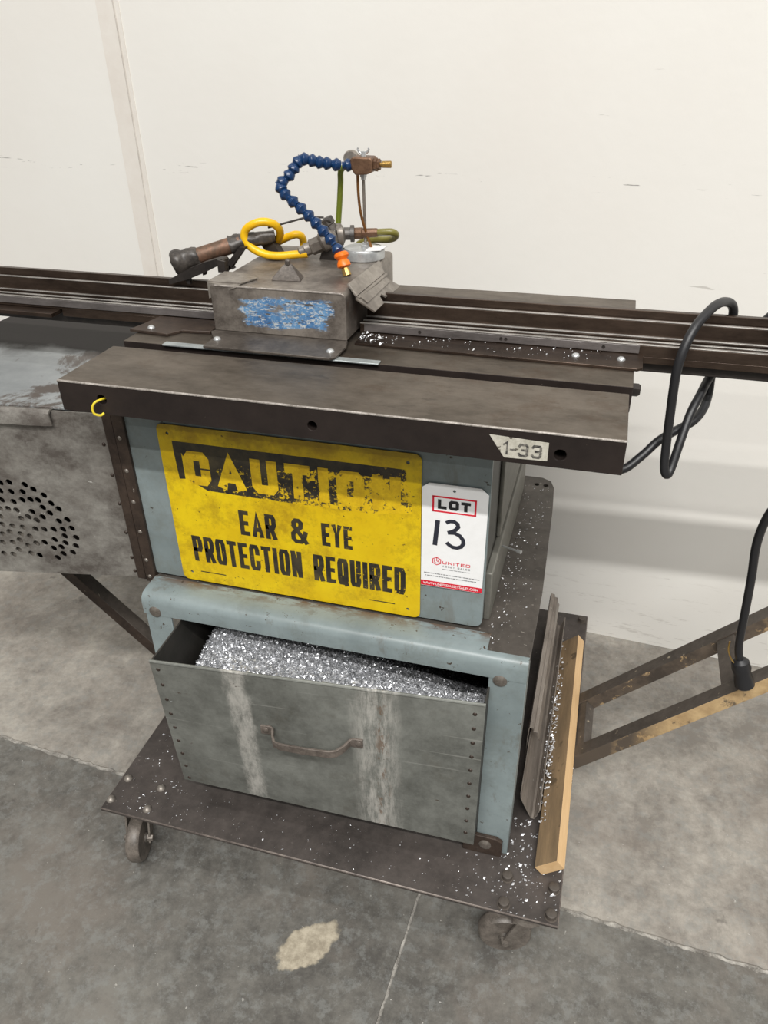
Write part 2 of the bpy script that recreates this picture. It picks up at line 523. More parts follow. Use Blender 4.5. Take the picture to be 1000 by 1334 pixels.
    def build(self, name, mat, parent=None, smooth=40, bevel=0, bseg=2, recalc=True, edge=-1):
        me = bpy.data.meshes.new(name)
        me.from_pydata(self.v, [], self.f)
        for m_ in (mat if isinstance(mat, (list, tuple)) else [mat]):
            me.materials.append(m_ if not isinstance(m_, str) else M[m_])
        if any(self.mi):
            me.polygons.foreach_set('material_index', self.mi)
        if recalc:
            bm = bmesh.new()
            bm.from_mesh(me)
            bmesh.ops.recalc_face_normals(bm, faces=bm.faces[:])
            bm.to_mesh(me)
            bm.free()
        if smooth:
            me.polygons.foreach_set('use_smooth', [True] * len(me.polygons))
            me.set_sharp_from_angle(angle=math.radians(smooth))
        me.update()
        o = bpy.data.objects.new(name, me)
        COL.objects.link(o)
        if bevel:
            bv = o.modifiers.new('bevel', 'BEVEL')
            bv.width = bevel
            bv.segments = bseg
            bv.limit_method = 'ANGLE'
            bv.angle_limit = math.radians(40)
            bv.harden_normals = False
            bv.material = edge
        if parent:
            adopt(o, parent)
        return o


def adopt(o, parent):
    """parent keeping the world position; object coordinates stay world coordinates"""
    o.parent = parent
    o.matrix_parent_inverse = WM(parent).inverted()


def WM(o):
    m = Matrix.LocRotScale(o.location, o.rotation_euler, o.scale)
    if o.parent:
        m = WM(o.parent) @ o.matrix_parent_inverse @ m
    return m


def tag(o, label=None, cat=None, group=None, kind=None):
    if label:
        o['label'] = label
    if cat:
        o['category'] = cat
    if group:
        o['group'] = group
    if kind:
        o['kind'] = kind
    return o


def thing(name, loc, label, cat, group=None):
    o = bpy.data.objects.new(name, None)
    o.location = loc
    o.empty_display_size = .05
    COL.objects.link(o)
    return tag(o, label, cat, group)


def box(name, x0, x1, y0, y1, z0, z1, mat, parent=None, bevel=0.0015):
    return MB().box(x0, x1, y0, y1, z0, z1).build(name, mat, parent, bevel=bevel)


def copies(mesh_obj, name, spots, parent):
    """linked copies of a small mesh built round the origin; spots = list of (loc, rot_euler)"""
    for i, (loc, rot) in enumerate(spots):
        o = mesh_obj if i == 0 else mesh_obj.copy()
        if i:
            COL.objects.link(o)
        o.location = loc
        o.rotation_euler = rot
        o.name = name
        adopt(o, parent)


def circ(cx, cy, r, n=12, ry=None, a0=0.0):
    return [(cx + r * math.cos(a0 + 2 * math.pi * k / n), cy + (ry or r) * math.sin(a0 + 2 * math.pi * k / n)) for k in range(n)]


def rrect(x0, x1, y0, y1, r, n=5):
    if not isinstance(r, (tuple, list)):
        r = (r,) * 4          # bl, br, tr, tl
    P = []
    for (cx, cy, a, q) in ((x0 + r[0], y0 + r[0], math.pi, r[0]), (x1 - r[1], y0 + r[1], 1.5 * math.pi, r[1]),
                           (x1 - r[2], y1 - r[2], 0, r[2]), (x0 + r[3], y1 - r[3], .5 * math.pi, r[3])):
        if q <= 0:
            P.append((cx, cy))
        else:
            P += [(cx + q * math.cos(a + .5 * math.pi * k / n), cy + q * math.sin(a + .5 * math.pi * k / n)) for k in range(n + 1)]
    return P


# dome-headed rivet / bolt, axis +Z, base at origin
def dome(r, h, seg=10):
    mb = MB()
    mb.lathe((0, 0, -.001), (0, 0, h), [(0, r), (.25, r), (.6, r * .82), (.85, r * .5), (1, r * .12)], seg)
    return mb


# ---------------------------------------------------------------- stroke lettering
def oct_(x0, x1, y0, y1, c=.16):
    return [(x0 + c, y0), (x1 - c, y0), (x1, y0 + c * .8), (x1, y1 - c * .8), (x1 - c, y1), (x0 + c, y1), (x0, y1 - c * .8), (x0, y0 + c * .8), (x0 + c, y0)]


G = {
    'C': (1, [[(1, .72), (1, .87), (.84, 1), (.16, 1), (0, .87), (0, .13), (.16, 0), (.84, 0), (1, .13), (1, .28)]]),
    'A': (1.08, [[(0, 0), (.5, 1), (1, 0)], [(.2, .27), (.8, .27)]]),
    'U': (1, [[(0, 1), (0, .13), (.16, 0), (.84, 0), (1, .13), (1, 1)]]),
    'T': (.95, [[(0, 1), (1, 1)], [(.5, 1), (.5, 0)]]),
    'I': (0, [[(0, 0), (0, 1)]]),
    'O': (1, [oct_(0, 1, 0, 1)]),
    'N': (1, [[(0, 0), (0, 1)], [(0, 1), (1, 0)], [(1, 0), (1, 1)]]),
    'E': (.85, [[(1, 1), (0, 1), (0, 0), (1, 0)], [(0, .5), (.85, .5)]]),
    'L': (.85, [[(0, 1), (0, 0), (1, 0)]]),
    'S': (1, [[(1, .78), (1, .88), (.84, 1), (.16, 1), (0, .88), (0, .64), (.16, .53), (.84, .47), (1, .36), (1, .12), (.84, 0), (.16, 0), (0, .12), (0, .22)]]),
    'R': (1, [[(0, 0), (0, 1), (.82, 1), (1, .88), (1, .6), (.82, .48), (0, .48)], [(.5, .48), (1, 0)]]),
    'P': (1, [[(0, 0), (0, 1), (.82, 1), (1, .88), (1, .57), (.82, .45), (0, .45)]]),
    'D': (1, [[(0, 0), (0, 1), (.8, 1), (1, .86), (1, .14), (.8, 0), (0, 0)]]),
    'Q': (1, [oct_(0, 1, 0, 1), [(.6, .25), (1.02, -.05)]]),
    'Y': (1, [[(0, 1), (.5, .5), (1, 1)], [(.5, .5), (.5, 0)]]),
    '&': (1.15, [[(1, .42), (.86, .16), (.62, 0), (.2, 0), (0, .12), (0, .36), (.3, .54)], [(.3, .54), (.64, .7), (.68, .9), (.5, 1), (.26, 1), (.1, .88), (.12, .72)], [(.12, .72), (1, 0)]]),
    '1': (.3, [[(0, .78), (1, 1), (1, 0)]]),
    '3': (1, [[(0, .86), (.16, 1), (.84, 1), (1, .88), (1, .62), (.84, .52), (.4, .52)], [(.84, .52), (1, .42), (1, .13), (.84, 0), (.16, 0), (0, .14)]]),
    '-': (.6, [[(0, .48), (1, .48)]]),
    ' ': (.6, []),
}


def ribbon(mb, pts, w_, to3, lift):
    P = [Vector((p[0], p[1])) for p in pts]
    closed = (P[0] - P[-1]).length < 1e-9
    if closed:
        P = P[:-1]
    n = len(P)
    L, R_ = [], []
    for i in range(n):
        if closed:
            a, b = (P[i] - P[i - 1]).normalized(), (P[(i + 1) % n] - P[i]).normalized()
        else:
            a = (P[i] - P[i - 1]).normalized() if i else (P[1] - P[0]).normalized()
            b = (P[i + 1] - P[i]).normalized() if i < n - 1 else a
        m = (Vector((-a.y, a.x)) + Vector((-b.y, b.x)))
        m = m.normalized() if m.length > 1e-6 else Vector((-a.y, a.x))
        k = min(1 / max(m.dot(Vector((-a.y, a.x))), .3), 1.7)
        L.append(P[i] + m * w_ / 2 * k)
        R_.append(P[i] - m * w_ / 2 * k)
    vs = [to3(p.x, p.y, lift) for p in L] + [to3(p.x, p.y, lift) for p in R_]
    fs = []
    for i in range(n if closed else n - 1):
        j = (i + 1) % n
        fs.append((i, j, n + j, n + i))
    mb.add(vs, fs)


def lettering(mb, text, x0, x1, z0, z1, stroke, to3, lift=0.0, gap=.3, wratio=None):
    """text fitted into the rectangle; every stroke is a flat ribbon of real width"""
    ws = [G[c][0] for c in text]
    # letter width unit U so that total fits: sum(ws)*U + n*stroke + (n-1)*gap*U
    n = len(text)
    sp = gap
    U = ((x1 - x0) - n * stroke) / (sum(ws) + sp * (n - 1))
    x = x0
    for c, wd in zip(text, ws):
        for kk, pl in enumerate(G[c][1]):
            pts = [(x + stroke / 2 + px * wd * U, z0 + stroke / 2 + pz * (z1 - z0 - stroke)) for px, pz in pl]
            # butt the free ends out to the letter box
            q = [Vector(p) for p in pts]
            if (q[0] - q[-1]).length > 1e-9:
                for e, f in ((0, 1), (-1, -2)):
                    d = (q[e] - q[f]).normalized()
                    if abs(d.y) > .7:
                        q[e] = q[e] + d * stroke / 2
                    elif len(q) > 2 or abs(d.x) > .9:
                        q[e] = q[e] + d * stroke * .45
            ribbon(mb, q, stroke, to3, lift + kk * .00005)
        x += wd * U + stroke + sp * U


def font_text(body, x0, x1, z0, z1, to3, lift=0.0, offset=0.0):
    cu = bpy.data.curves.new('txt', 'FONT')
    cu.body = body
    cu.size = 1
    cu.offset = offset
    cu.resolution_u = 3
    o = bpy.data.objects.new('txt', cu)
    COL.objects.link(o)
    dg = bpy.context.evaluated_depsgraph_get()
    me = bpy.data.meshes.new_from_object(o.evaluated_get(dg))
    vs = [v.co.copy() for v in me.vertices]
    fs = [tuple(p.vertices) for p in me.polygons]
    bpy.data.objects.remove(o)
    bpy.data.curves.remove(cu)
    bpy.data.meshes.remove(me)
    a, b = min(v.x for v in vs), max(v.x for v in vs)
    c, d = min(v.y for v in vs), max(v.y for v in vs)
    mb = MB()
    mb.add([to3(x0 + (v.x - a) / (b - a) * (x1 - x0), z0 + (v.y - c) / (d - c) * (z1 - z0), lift) for v in vs], fs)
    return mb


# ================================================================ THE SETTING
WA = math.radians(-3.2)                      # the wall stands a little askew to the machine
WD = Vector((math.cos(WA), math.sin(WA), 0))
WN = Vector((math.sin(WA), -math.cos(WA), 0))   # out of the wall, to the room
W0 = Vector((.054, 1.443, 0))


def wallp(s, z, out=0.0):
    p = W0 + WD * s + WN * out
    return (p.x, p.y, z)


mb = MB()
mb.hexa([wallp(-5, -.02), wallp(5, -.02), wallp(5, -.02, -.2), wallp(-5, -.02, -.2), wallp(-5, 4.5), wallp(5, 4.5), wallp(5, 4.5, -.2), wallp(-5, 4.5, -.2)])
wall = tag(mb.build('wall_back', 'wall', smooth=0), 'white painted warehouse wall with scuffs behind the saw', 'wall', kind='structure')
mb = MB()
a, b = -1.043, -.994
mb.hexa([wallp(a, 0, .0015), wallp(b, 0, .0015), wallp(b, 0, -.01), wallp(a, 0, -.01), wallp(a - .002, 4.4, .0015), wallp(b + .001, 4.4, .0015), wallp(b, 4.4, -.01), wallp(a, 4.4, -.01)])
tr = tag(mb.build('trim_1', 'strip', smooth=0), 'beige filled vertical joint in the white wall', 'wall joint', kind='structure')
mb = MB()
mb.tube([wallp(b - .012 + .002 * math.sin(k * 1.7), .1 + k * .22, .0008) for k in range(14)], .0022, 6, 3)
mb.build('sealant_bead', mottled('grey_sealant', (196, 189, 180), (222, 216, 207), 25, .8), tr)

floor = bpy.data.objects.new('floor', None)
floor.location = (0, .745, 0)
COL.objects.link(floor)
tag(floor, 'grey stained concrete floor with saw-cut joints', 'floor', kind='structure')
FJ = Vector((-.16, .762, 0))


def fl(s, t, z):
    p = FJ + WD * s - WN * t
    return (p.x, p.y, z)


g = .0022
base = MB().hexa([fl(-5, -5, -.1), fl(5, -5, -.1), fl(5, .66, -.1), fl(-5, .66, -.1), fl(-5, -5, -.0035), fl(5, -5, -.0035), fl(5, .66, -.0035), fl(-5, .66, -.0035)])
base.build('joint_filler', 'joint', floor, smooth=0)
jr = random.Random(21)


def jag(p, q, n_, amp):
    """broken saw-cut edge from p to q (slab coordinates), chipped where it is in view"""
    out_ = []
    for k in range(n_ + 1):
        u = k / n_
        a_ = p[0] + (q[0] - p[0]) * u
        b_ = p[1] + (q[1] - p[1]) * u
        e = abs(jr.gauss(0, amp)) if 0 < k < n_ else 0
        out_.append((a_, b_, e))
    return out_


for (sx, sy) in ((-1, -1), (1, -1), (-1, 1), (1, 1)):
    far_s, far_t = sx * 5.0, (-5.0 if sy < 0 else .705)
    e1 = [(a_, sy * (g + e)) for a_, b_, e in jag((sx * g, 0), (sx * 1.3, 0), 150, .0022)]
    lim = sy * (.70 if sy > 0 else 1.0)
    e2 = [(sx * (g * .8 + e), b_) for a_, b_, e in jag((0, lim), (0, sy * g), 90, .0009)]
    loop = [(sx * g * .8, far_t)] + e2 + e1 + [(far_s, sy * g), (far_s, far_t)]
    MB().prism([fl(a_, b_, -.03) for a_, b_ in loop], (0, 0, .03)).build('concrete_slab', 'floor' if sy < 0 else 'floor_back', floor, smooth=0)

# ================================================================ DOLLY
DT = .116
dolly = thing('machine_dolly', (-.32, 1.0, 0), 'flat black steel dolly on casters carrying the saw bench', 'dolly')
M['deck_edge'] = mottled('rubbed_deck_edge', (84, 76, 72), (136, 126, 118), 40, .45, .3)
deck = MB().box(-.690, .055, .648, 1.355, DT - .007, DT).build('deck_plate', ['dolly', 'deck_edge'], dolly, bevel=.0016, bseg=1, edge=1)
bd = dome(.0075, .0065, 12).build('deck_bolt', 'steel', None)
copies(bd, 'deck_bolt', [((x, y, DT), (0, 0, 0)) for x, y in
                         ((-.682, .668), (-.677, .713), (-.613, .667), (-.612, .710), (-.682, 1.30), (-.613, 1.30))], dolly)
hb = MB()
hb.lathe((0, 0, -.001), (0, 0, .009), [(0, .010), (.2, .010), (.2, .0078), (.95, .0078), (1, .0068)], 12)
hx = hb.build('deck_bolt_nut', 'brace', None)
copies(hx, 'deck_bolt_nut', [((x, y, DT), (0, 0, 0)) for x, y in ((-.025, .661), (-.026, .704), (.046 - .003, .661), (.043, .703), (.043, 1.335), (-.02, 1.335))], dolly)


def caster(cx, cy, ang):
    """swivel caster, plate under the deck, wheel trailing along ang"""
    root = MB().box(cx - .042, cx + .042, cy - .022, cy + .034, DT - .012, DT - .007).build('caster', 'fork', dolly, bevel=.001)
    d = Vector((math.cos(ang), math.sin(ang), 0))
    ax = Vector((-d.y, d.x, 0))
    c = Vector((cx, cy, 0)) + d * .030
    R_ = .040
    hubc = Vector((c.x, c.y, R_))
    m_ = MB()
    m_.lathe(Vector((cx, cy, DT - .012)), Vector((cx, cy, DT - .026)), [(0, .026), (.4, .028), (1, .022)], 20)
    top = Vector((cx, cy, DT - .024))
    for sgn in (-1, 1):
        o_ = ax * sgn * .019
        f_ = ax * sgn * .0015
        a0 = top + o_ - d * .010
        a1 = top + o_ + d * .016
        b0 = hubc + o_ - d * .007 - Vector((0, 0, .006))
        b1 = hubc + o_ + d * .007 - Vector((0, 0, .006))
        m_.prism([a0 - f_, a1 - f_, b1 - f_, b0 - f_], f_ * 2)
    p0 = top - ax * .0205
    m_.prism([p0 - d * .016, p0 + d * .022, p0 + d * .022 + Vector((0, 0, .003)), p0 - d * .016 + Vector((0, 0, .003))], ax * .041)
    m_.lathe(hubc - ax * .024, hubc + ax * .024, [(0, .0055), (.1, .0065), (.9, .0065), (1, .0055)], 6)
    m_.build('fork', 'fork', root)
    w_ = MB()
    w_.lathe(hubc - ax * .011, hubc + ax * .011, [(0, .0320), (0, .0365), (.15, R_ - .001), (.3, R_), (.7, R_), (.85, R_ - .001), (1, .0365), (1, .0320)], 36)
    w_.build('tyre', 'ring', root)
    h_ = MB()
    h_.lathe(hubc - ax * .0145, hubc + ax * .0145, [(0, .008), (.12, .009), (.3, .012), (.40, .0330), (.60, .0330), (.7, .012), (.88, .009), (1, .008)], 24)
    h_.build('wheel_hub', 'hub', root)


caster(.010, .674, math.radians(190))
caster(-.648, .690, math.radians(285))
caster(-.648, 1.318, math.radians(60))
caster(.010, 1.318, math.radians(80))


def brace(x0, sx, y0, y1, name, lab):
    root = bpy.data.objects.new(name, None)
    root.location = (x0, (y0 + y1) / 2, DT)
    COL.objects.link(root)
    adopt(root, dolly)
    tag(root, lab)
    d = Vector((sx * .7071, 0, .7071))
    nv = Vector((-sx * .7071, 0, .7071))
    L = 1.02
    for (ya, yb) in ((y0, y0 + .026), (y1 - .026, y1)):
        p = Vector((x0, ya, DT - .002))
        m_ = MB()
        th = .024
        q0, q1 = p - nv * .0 + d * .0, p + d * L
        m_.cur = 0
        e = Vector((0, yb - ya, 0))
        a0, a1, b0, b1 = q0, q1, q0 + nv * th, q1 + nv * th
        vs = [a0, a1, b1, b0, a0 + e, a1 + e, b1 + e, b0 + e]
        o = len(m_.v)
        m_.add(vs, [(4, 5, 6, 7)[::-1], (0, 4, 5, 1)[::-1], (3, 2, 6, 7), (0, 3, 7, 4), (1, 5, 6, 2)])
        m_.cur = 1
        m_.f.append([o, o + 1, o + 2, o + 3])
        m_.mi.append(1)
        m_.build('stringer', ['brace', 'brown' if sx < 0 else ('brace_tan' if ya == y0 else 'brace_thin')], root, smooth=0, bevel=.001)
    for s in (.018, .31, .62, .92):
        c = Vector((x0, y0 + .026, DT - .002)) + d * s
        m_ = MB()
        w2 = .016
        m_.prism([c - d * w2 + nv * .002, c + d * w2 + nv * .002, c + d * w2 + nv * .022, c - d * w2 + nv * .022], (0, y1 - y0 - .052, 0))
        m_.build('crossbar', 'brace', root, smooth=0, bevel=.001)
    return root


brace(.057, 1, .935, 1.09, 'brace', 'dark steel ladder brace with tan worn front edge')
brace(-.692, -1, .945, 1.10, 'brace', 'dark brown steel ladder brace under the motor housing')

# ================================================================ SAW BENCH
bench = thing('saw_bench', (-.31, .98, DT), 'grey-blue industrial saw bench with thick brown steel table, standing on the dolly', 'machine')
TT = .857      # table top
ST = .511      # stand top

# --- stand
for (x0, x1, sx) in ((-.587, -.546, -1), (-.081, -.032, 1)):
    for (y, sy) in ((.742, 1), (1.227, -1)):
        if sx > 0 and sy < 0:
            x0, x1 = -.101, -.052
        ox = x0 if sx < 0 else x1
        ix = x1 if sx < 0 else x0
        t = .004
        pts = [(ox, y), (ix, y), (ix, y + sy * t), (ox - sx * t, y + sy * t), (ox - sx * t, y + sy * .045), (ox, y + sy * .045)]
        MB().prism([(p[0], p[1], DT) for p in pts], (0, 0, ST - DT - .006)).build('stand_leg', 'fascia' if y < 1 else 'dark', bench, bevel=.001)  # rear legs dark: shade of the open stand put into their colour
mb = MB()
hol = [circ(-.074, 1.205, .0045, 12), circ(-.058, 1.205, .0045, 12)]
mb.holed([(-.590, .7535), (-.032, .7535), (-.031, .756), (-.031, .90), (-.038, 1.12), (-.043, 1.20), (-.050, 1.222), (-.066, 1.232), (-.580, 1.232), (-.590, 1.222)], hol, lambda a, b: (a, b, ST), (0, 0, -1), .005)
mb.build('stand_top', 'standtop', bench, smooth=0, bevel=.001)
# rounded front fascia, painted
prof = [(.741, .478), (.7405, .498), (.7425, .5065), (.7485, .5118), (.760, .5135), (.786, .5140), (.786, .5115), (.760, .5112), (.750, .506), (.7455, .500), (.745, .478)]
MB().prism([(-.589, p[0], p[1]) for p in prof], (.502, 0, 0)).build('front_fascia', 'fascia', bench)
prof = prof[:4] + [(.754, .5124), (.754, .5070), (.750, .506), (.7455, .500), (.745, .478)]
MB().prism([(-.087, p[0], p[1]) for p in prof], (.055, 0, 0)).build('front_fascia', 'fascia', bench)
box('rear_fascia', -.589, -.066, 1.226, 1.230, .470, .506, 'dark', bench)
MB().prism([(-.036, .790, DT), (-.048, 1.20, DT), (-.048, 1.20, .505), (-.036, .790, .505)], (-.003, 0, 0)).build('side_shade_sheet', plain('black_shade_sheet', (20, 18, 17), .55), bench, smooth=0)  # black sheet stands in for the shade inside the open side
box('side_fascia', -.590, -.586, .760, 1.215, .470, .507, 'dark', bench)
box('lower_rail', -.546, -.081, .744, .748, DT, .148, 'fascia', bench)
box('lower_rail', -.546, -.081, 1.222, 1.226, DT, .148, 'dark', bench)
# foot bracket at the right front leg
mb = MB()
mb.holed([(-.100, DT), (-.040, DT), (-.040, .150), (-.050, .156), (-.100, .156)], [], lambda a, b: (a, .734, b), (0, 1, 0), .007)
fb = mb.build('foot_bracket', 'brown', bench, smooth=0, bevel=.0012)
bolt = MB().lathe((0, 0, -.002), (0, 0, .004), [(0, .0095), (.6, .0095), (.85, .0075), (1, .004)], 14).build('stand_bolt', 'fork', None)
FY = (math.radians(90), 0, 0)
copies(bolt, 'stand_bolt', [((-.066, .742, .497 - .022), FY), ((-.570, .742, .484), FY), ((-.066, .734, .140), FY), ((-.570, .742, .14), FY)], bench)

# --- upper cabinet
box('cabinet_body', -.587, -.104, .798, 1.190, ST, .819, 'sheetdark', bench, .002)
mb = MB()
mb.holed(rrect(-.590, -.101, .5165, .819, (.003, .012, 0, 0)), [], lambda a, b: (a, .791, b), (0, 1, 0), .007)
mb.build('front_panel', 'paint', bench, bevel=.0012)
box('side_skirt', -.104, -.094, .815, 1.185, ST, .590, 'sheetmid', bench, .002)
box('side_panel', -.104, -.098, .90, 1.188, .592, .818, 'sheetmid', bench, .002)
mb = MB().tube([(-.095, .905, .575), (-.072, .893, .578)], .0016, 8, 1)
mb.lathe((-.072, .893, .578), (-.066, .890, .579), [(0, .0028), (1, .0028)], 8)
mb.build('latch_pin', 'zinc', bench)
box('cabinet_flange', -.607, -.590, .786, .800, .500, .819, 'brown', bench, .001)
box('cabinet_flange', -.624, -.6095, .789, .803, .500, .819, 'brown', bench, .001)
rv = dome(.0035, .002, 8).build('flange_rivet', 'steel', None)
copies(rv, 'flange_rivet', [((-.6, .786, z), FY) for z in (.79, .74, .69, .64, .59, .54, .51)], bench)

# --- table
mb = MB()
holes = [circ(-.287, .835, .0055, 14), circ(-.023, .834, .0062, 14), circ(-.547, .838, .0062, 14)]
mb.cur = 0
mb.holed([(-.603, .819), (.0385, .819), (.0385, TT), (-.603, TT)], holes, lambda a, b: (a, .700, b), (0, 1, 0), .118)
for i, f in enumerate(mb.f):
    zs = [mb.v[k][2] for k in f]
    if min(zs) > TT - 1e-6:
        mb.mi[i] = 1
table = mb.build('table_plate', ['plate_front', 'plate'], bench, smooth=0, bevel=.0008)
MB().prism([(-.6025, .6992, TT - .0013), (-.6025, .6992, TT - .0003), (-.6025, .7000, TT + .0004), (-.6025, .7014, TT + .0004), (-.6025, .7014, TT - .0013)], (.6405, 0, 0)).build('worn_edge_highlight', 'edge', table, smooth=0)  # pale strip paints the front edge's highlight as well as its wear
mb = MB().box(-.601, .0425, .838, 1.173, .826, TT)
for i, f in enumerate(mb.f):
    if min(mb.v[k][2] for k in f) > TT - 1e-6:
        mb.mi[i] = 1
rear = mb.build('rear_table', ['plate_front', 'plate'], bench, smooth=0, bevel=.0008)
box('table_web', -.58, .02, .80, .86, .808, .8255, 'dark', bench)
mb = MB().lathe((.0425, .868, .842), (.052, .868, .842), [(0, .008), (.7, .008), (1, .006)], 6)
mb.build('table_bolt', 'dark', bench)
sl = box('slide_strip', -.541, -.251, .833, .845, TT, TT + .002, 'zinc_dull', bench, .0005)
sr = box('slide_strip', -.306, -.241, 1.108, 1.122, TT, TT + .002, 'zinc_dull', bench, .0005)
MB().prism([(-.612, .872, TT), (-.552, .866, TT), (-.540, .885, TT), (-.52, .886, TT), (-.50, .888, TT), (-.50, .932, TT), (-.60, .932, TT), (-.605, .900, TT)], (0, 0, .004)).build('hold_down_plate', 'brown', bench, bevel=.0008)

# --- motor housing on the left
HZ = .770


def hy(x):
    return .80 + (x + .62) * .103


HOLES = [(-0.8171, 0.6434), (-0.8215, 0.6292), (-0.8242, 0.6131), (-0.8314, 0.5971), (-0.835, 0.5828), (-0.8364, 0.5686), (-0.8411, 0.5504), (-0.846, 0.5345), (-0.8502, 0.5131), (-0.8025, 0.6455), (-0.7928, 0.6443), (-0.7781, 0.6432), (-0.7661, 0.6365), (-0.752, 0.6276), (-0.8039, 0.6292), (-0.785, 0.6306), (-0.7439, 0.6145), (-0.8051, 0.6117), (-0.7896, 0.6163), (-0.7759, 0.6183), (-0.7638, 0.6183), (-0.734, 0.6058), (-0.7697, 0.6094), (-0.7594, 0.606), (-0.7504, 0.597), (-0.8182, 0.5983), (-0.8045, 0.5972), (-0.7939, 0.5998), (-0.7795, 0.5968), (-0.7642, 0.5889), (-0.7394, 0.584), (-0.7249, 0.5879), (-0.7883, 0.5869), (-0.7758, 0.582), (-0.7581, 0.5793), (-0.8012, 0.5825), (-0.7923, 0.5755), (-0.7521, 0.5679), (-0.7364, 0.5695), (-0.7214, 0.573), (-0.7822, 0.5657), (-0.7679, 0.5666), (-0.8246, 0.5794), (-0.8106, 0.5778), (-0.8198, 0.5674), (-0.8028, 0.5664), (-0.8278, 0.556), (-0.8101, 0.5536), (-0.7698, 0.5557), (-0.7368, 0.5575), (-0.7182, 0.5567), (-0.7554, 0.5488), (-0.815, 0.542), (-0.8283, 0.5363), (-0.7386, 0.5447), (-0.7225, 0.5411), (-0.7475, 0.5364), (-0.7611, 0.5327), (-0.7305, 0.5283), (-0.7472, 0.5239), (-0.7378, 0.5177), (-0.8037, 0.5329), (-0.822, 0.5232), (-0.7955, 0.5509), (-0.7881, 0.5389), (-0.7738, 0.5421), (-0.8344, 0.5131), (-0.7591, 0.5153), (-0.8024, 0.5184), (-0.789, 0.5163)]
VENT = []
for q in HOLES:
    if all(math.hypot(q[0] - a, q[1] - b) > .0114 for a, b in VENT):
        VENT.append(q)
for (x, z) in HOLES:
    q = (-1.64 - x, z)
    if q[0] < -.857 and q[0] > -.94 and all(math.hypot(q[0] - a, q[1] - b) > .0118 for a, b in VENT):
        VENT.append(q)
housing = MB()
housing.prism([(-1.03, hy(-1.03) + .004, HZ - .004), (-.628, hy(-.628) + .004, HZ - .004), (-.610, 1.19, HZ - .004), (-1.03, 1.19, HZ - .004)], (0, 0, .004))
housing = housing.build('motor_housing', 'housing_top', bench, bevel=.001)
mb = MB()
out = [(-1.03, .466), (-.625, .495), (-.620, HZ - .004), (-1.03, HZ - .004)]
mb.holed(out, [circ(x, z, .0054, 12) for x, z in VENT], lambda a, b: (a, hy(a), b), (0, 1, 0), .0025)
fp = mb.build('vent_panel', 'housing', housing, smooth=0)
mb = MB().prism([(-1.03, hy(-1.03), .466), (-1.03, 1.19, .466), (-1.03, 1.19, HZ - .004), (-1.03, hy(-1.03), HZ - .004)], (.003, 0, 0))
mb.build('end_panel', 'housing', housing, smooth=0)
mb = MB().prism([(-1.027, 1.187, .466), (-.62, 1.187, .490), (-.62, 1.187, HZ - .004), (-1.027, 1.187, HZ - .004)], (0, .003, 0))
mb.build('rear_panel', 'housing', housing, smooth=0)
mb = MB().prism([(-1.027, hy(-1.027) + .004, .468), (-.63, hy(-.63) + .004, .496), (-.63, 1.186, .496), (-1.027, 1.186, .468)], (0, 0, .003))
mb.build('bottom_panel', 'dark', housing, smooth=0)
# folded-down lip of the cover
mb = MB()
xs = [-1.03, -.93, -.83, -.735, -.712, -.703]
prof = []
for x in xs:
    o = hy(x)
    k = 0 if x < -.72 else (x + .72) * .18
    prof.append([(x, o + .004, HZ - .003), (x, o - .003, HZ - .001), (x, o - .008, HZ - .005 - k * .1), (x, o - .009 + k, HZ - .024), (x, o - .007 + k, HZ - .024), (x, o - .006, HZ - .007), (x, o - .002, HZ - .004)])
n = 7
vs = [p for r in prof for p in r]
fs = []
for i in range(len(xs) - 1):
    for k in range(n):
        fs.append((i * n + k, i * n + (k + 1) % n, (i + 1) * n + (k + 1) % n, (i + 1) * n + k))
fs += [tuple(range(n)), tuple((len(xs) - 1) * n + k for k in range(n))]
mb.add(vs, fs)
mb.build('cover_lip', 'housing', housing, smooth=50)
# grey backing that stands for the grime filling the lower holes
mb = MB()
mb.prism([(x, hy(x) + .006, z) for x, z in circ(-.85, .545, .062, 24, .052)], (0, .02, 0))
mb.build('hole_backing', 'pad', housing)
rv = dome(.0032, .002, 8).build('panel_rivet', 'brown', None)
copies(rv, 'panel_rivet', [((x, hy(x), z), FY) for x, z in ((-.637, .72), (-.635, .672), (-.634, .625), (-.634, .575), (-.634, .53), (-.634, .505))], housing)

# --- drawer (sheet-metal chip bin, pulled out askew)
dr_tl, dr_tr = Vector((-.541, .667, .460)), Vector((-.078, .707, .460))
dr_bl, dr_br = Vector((-.551, .697, .175)), Vector((-.080, .704, .175))
bk = Vector((-.006, .43, 0))
t = Vector((0, .0025, 0))
mb = MB()
# left wall, right wall, floor, back as thin slabs
tx = Vector((.0025, 0, 0))
mb.prism([dr_tl + t, dr_tl + bk, dr_bl + bk, dr_bl + t], tx)
mb.prism([dr_tr + t - tx, dr_tr + bk - tx, dr_br + bk - tx, dr_br + t - tx], tx)
mb.prism([dr_bl + t, dr_br + t, dr_br + bk, dr_bl + bk], (0, 0, .0025))
mb.prism([dr_tl + bk, dr_tr + bk, dr_br + bk, dr_bl + bk], (0, .0025, 0))
drawer = mb.build('drawer', 'inside', bench, smooth=0)
mb = MB()
NX, NZ = 24, 14


def dfront(u, v, out=0.0):
    p = dr_tl.lerp(dr_tr, u).lerp(dr_bl.lerp(dr_br, u), v)
    # slight dents of the sheet
    dent = .0016 * noise.noise(Vector((u * 5, v * 4, 1.3))) * math.sin(math.pi * u) * math.sin(math.pi * v) * 2
    nrm = Vector((.085 * (1 - v) + .015 * v, -1, -.10 * (1 - u) - 0.01))
    return p + nrm.normalized() * (out + dent)


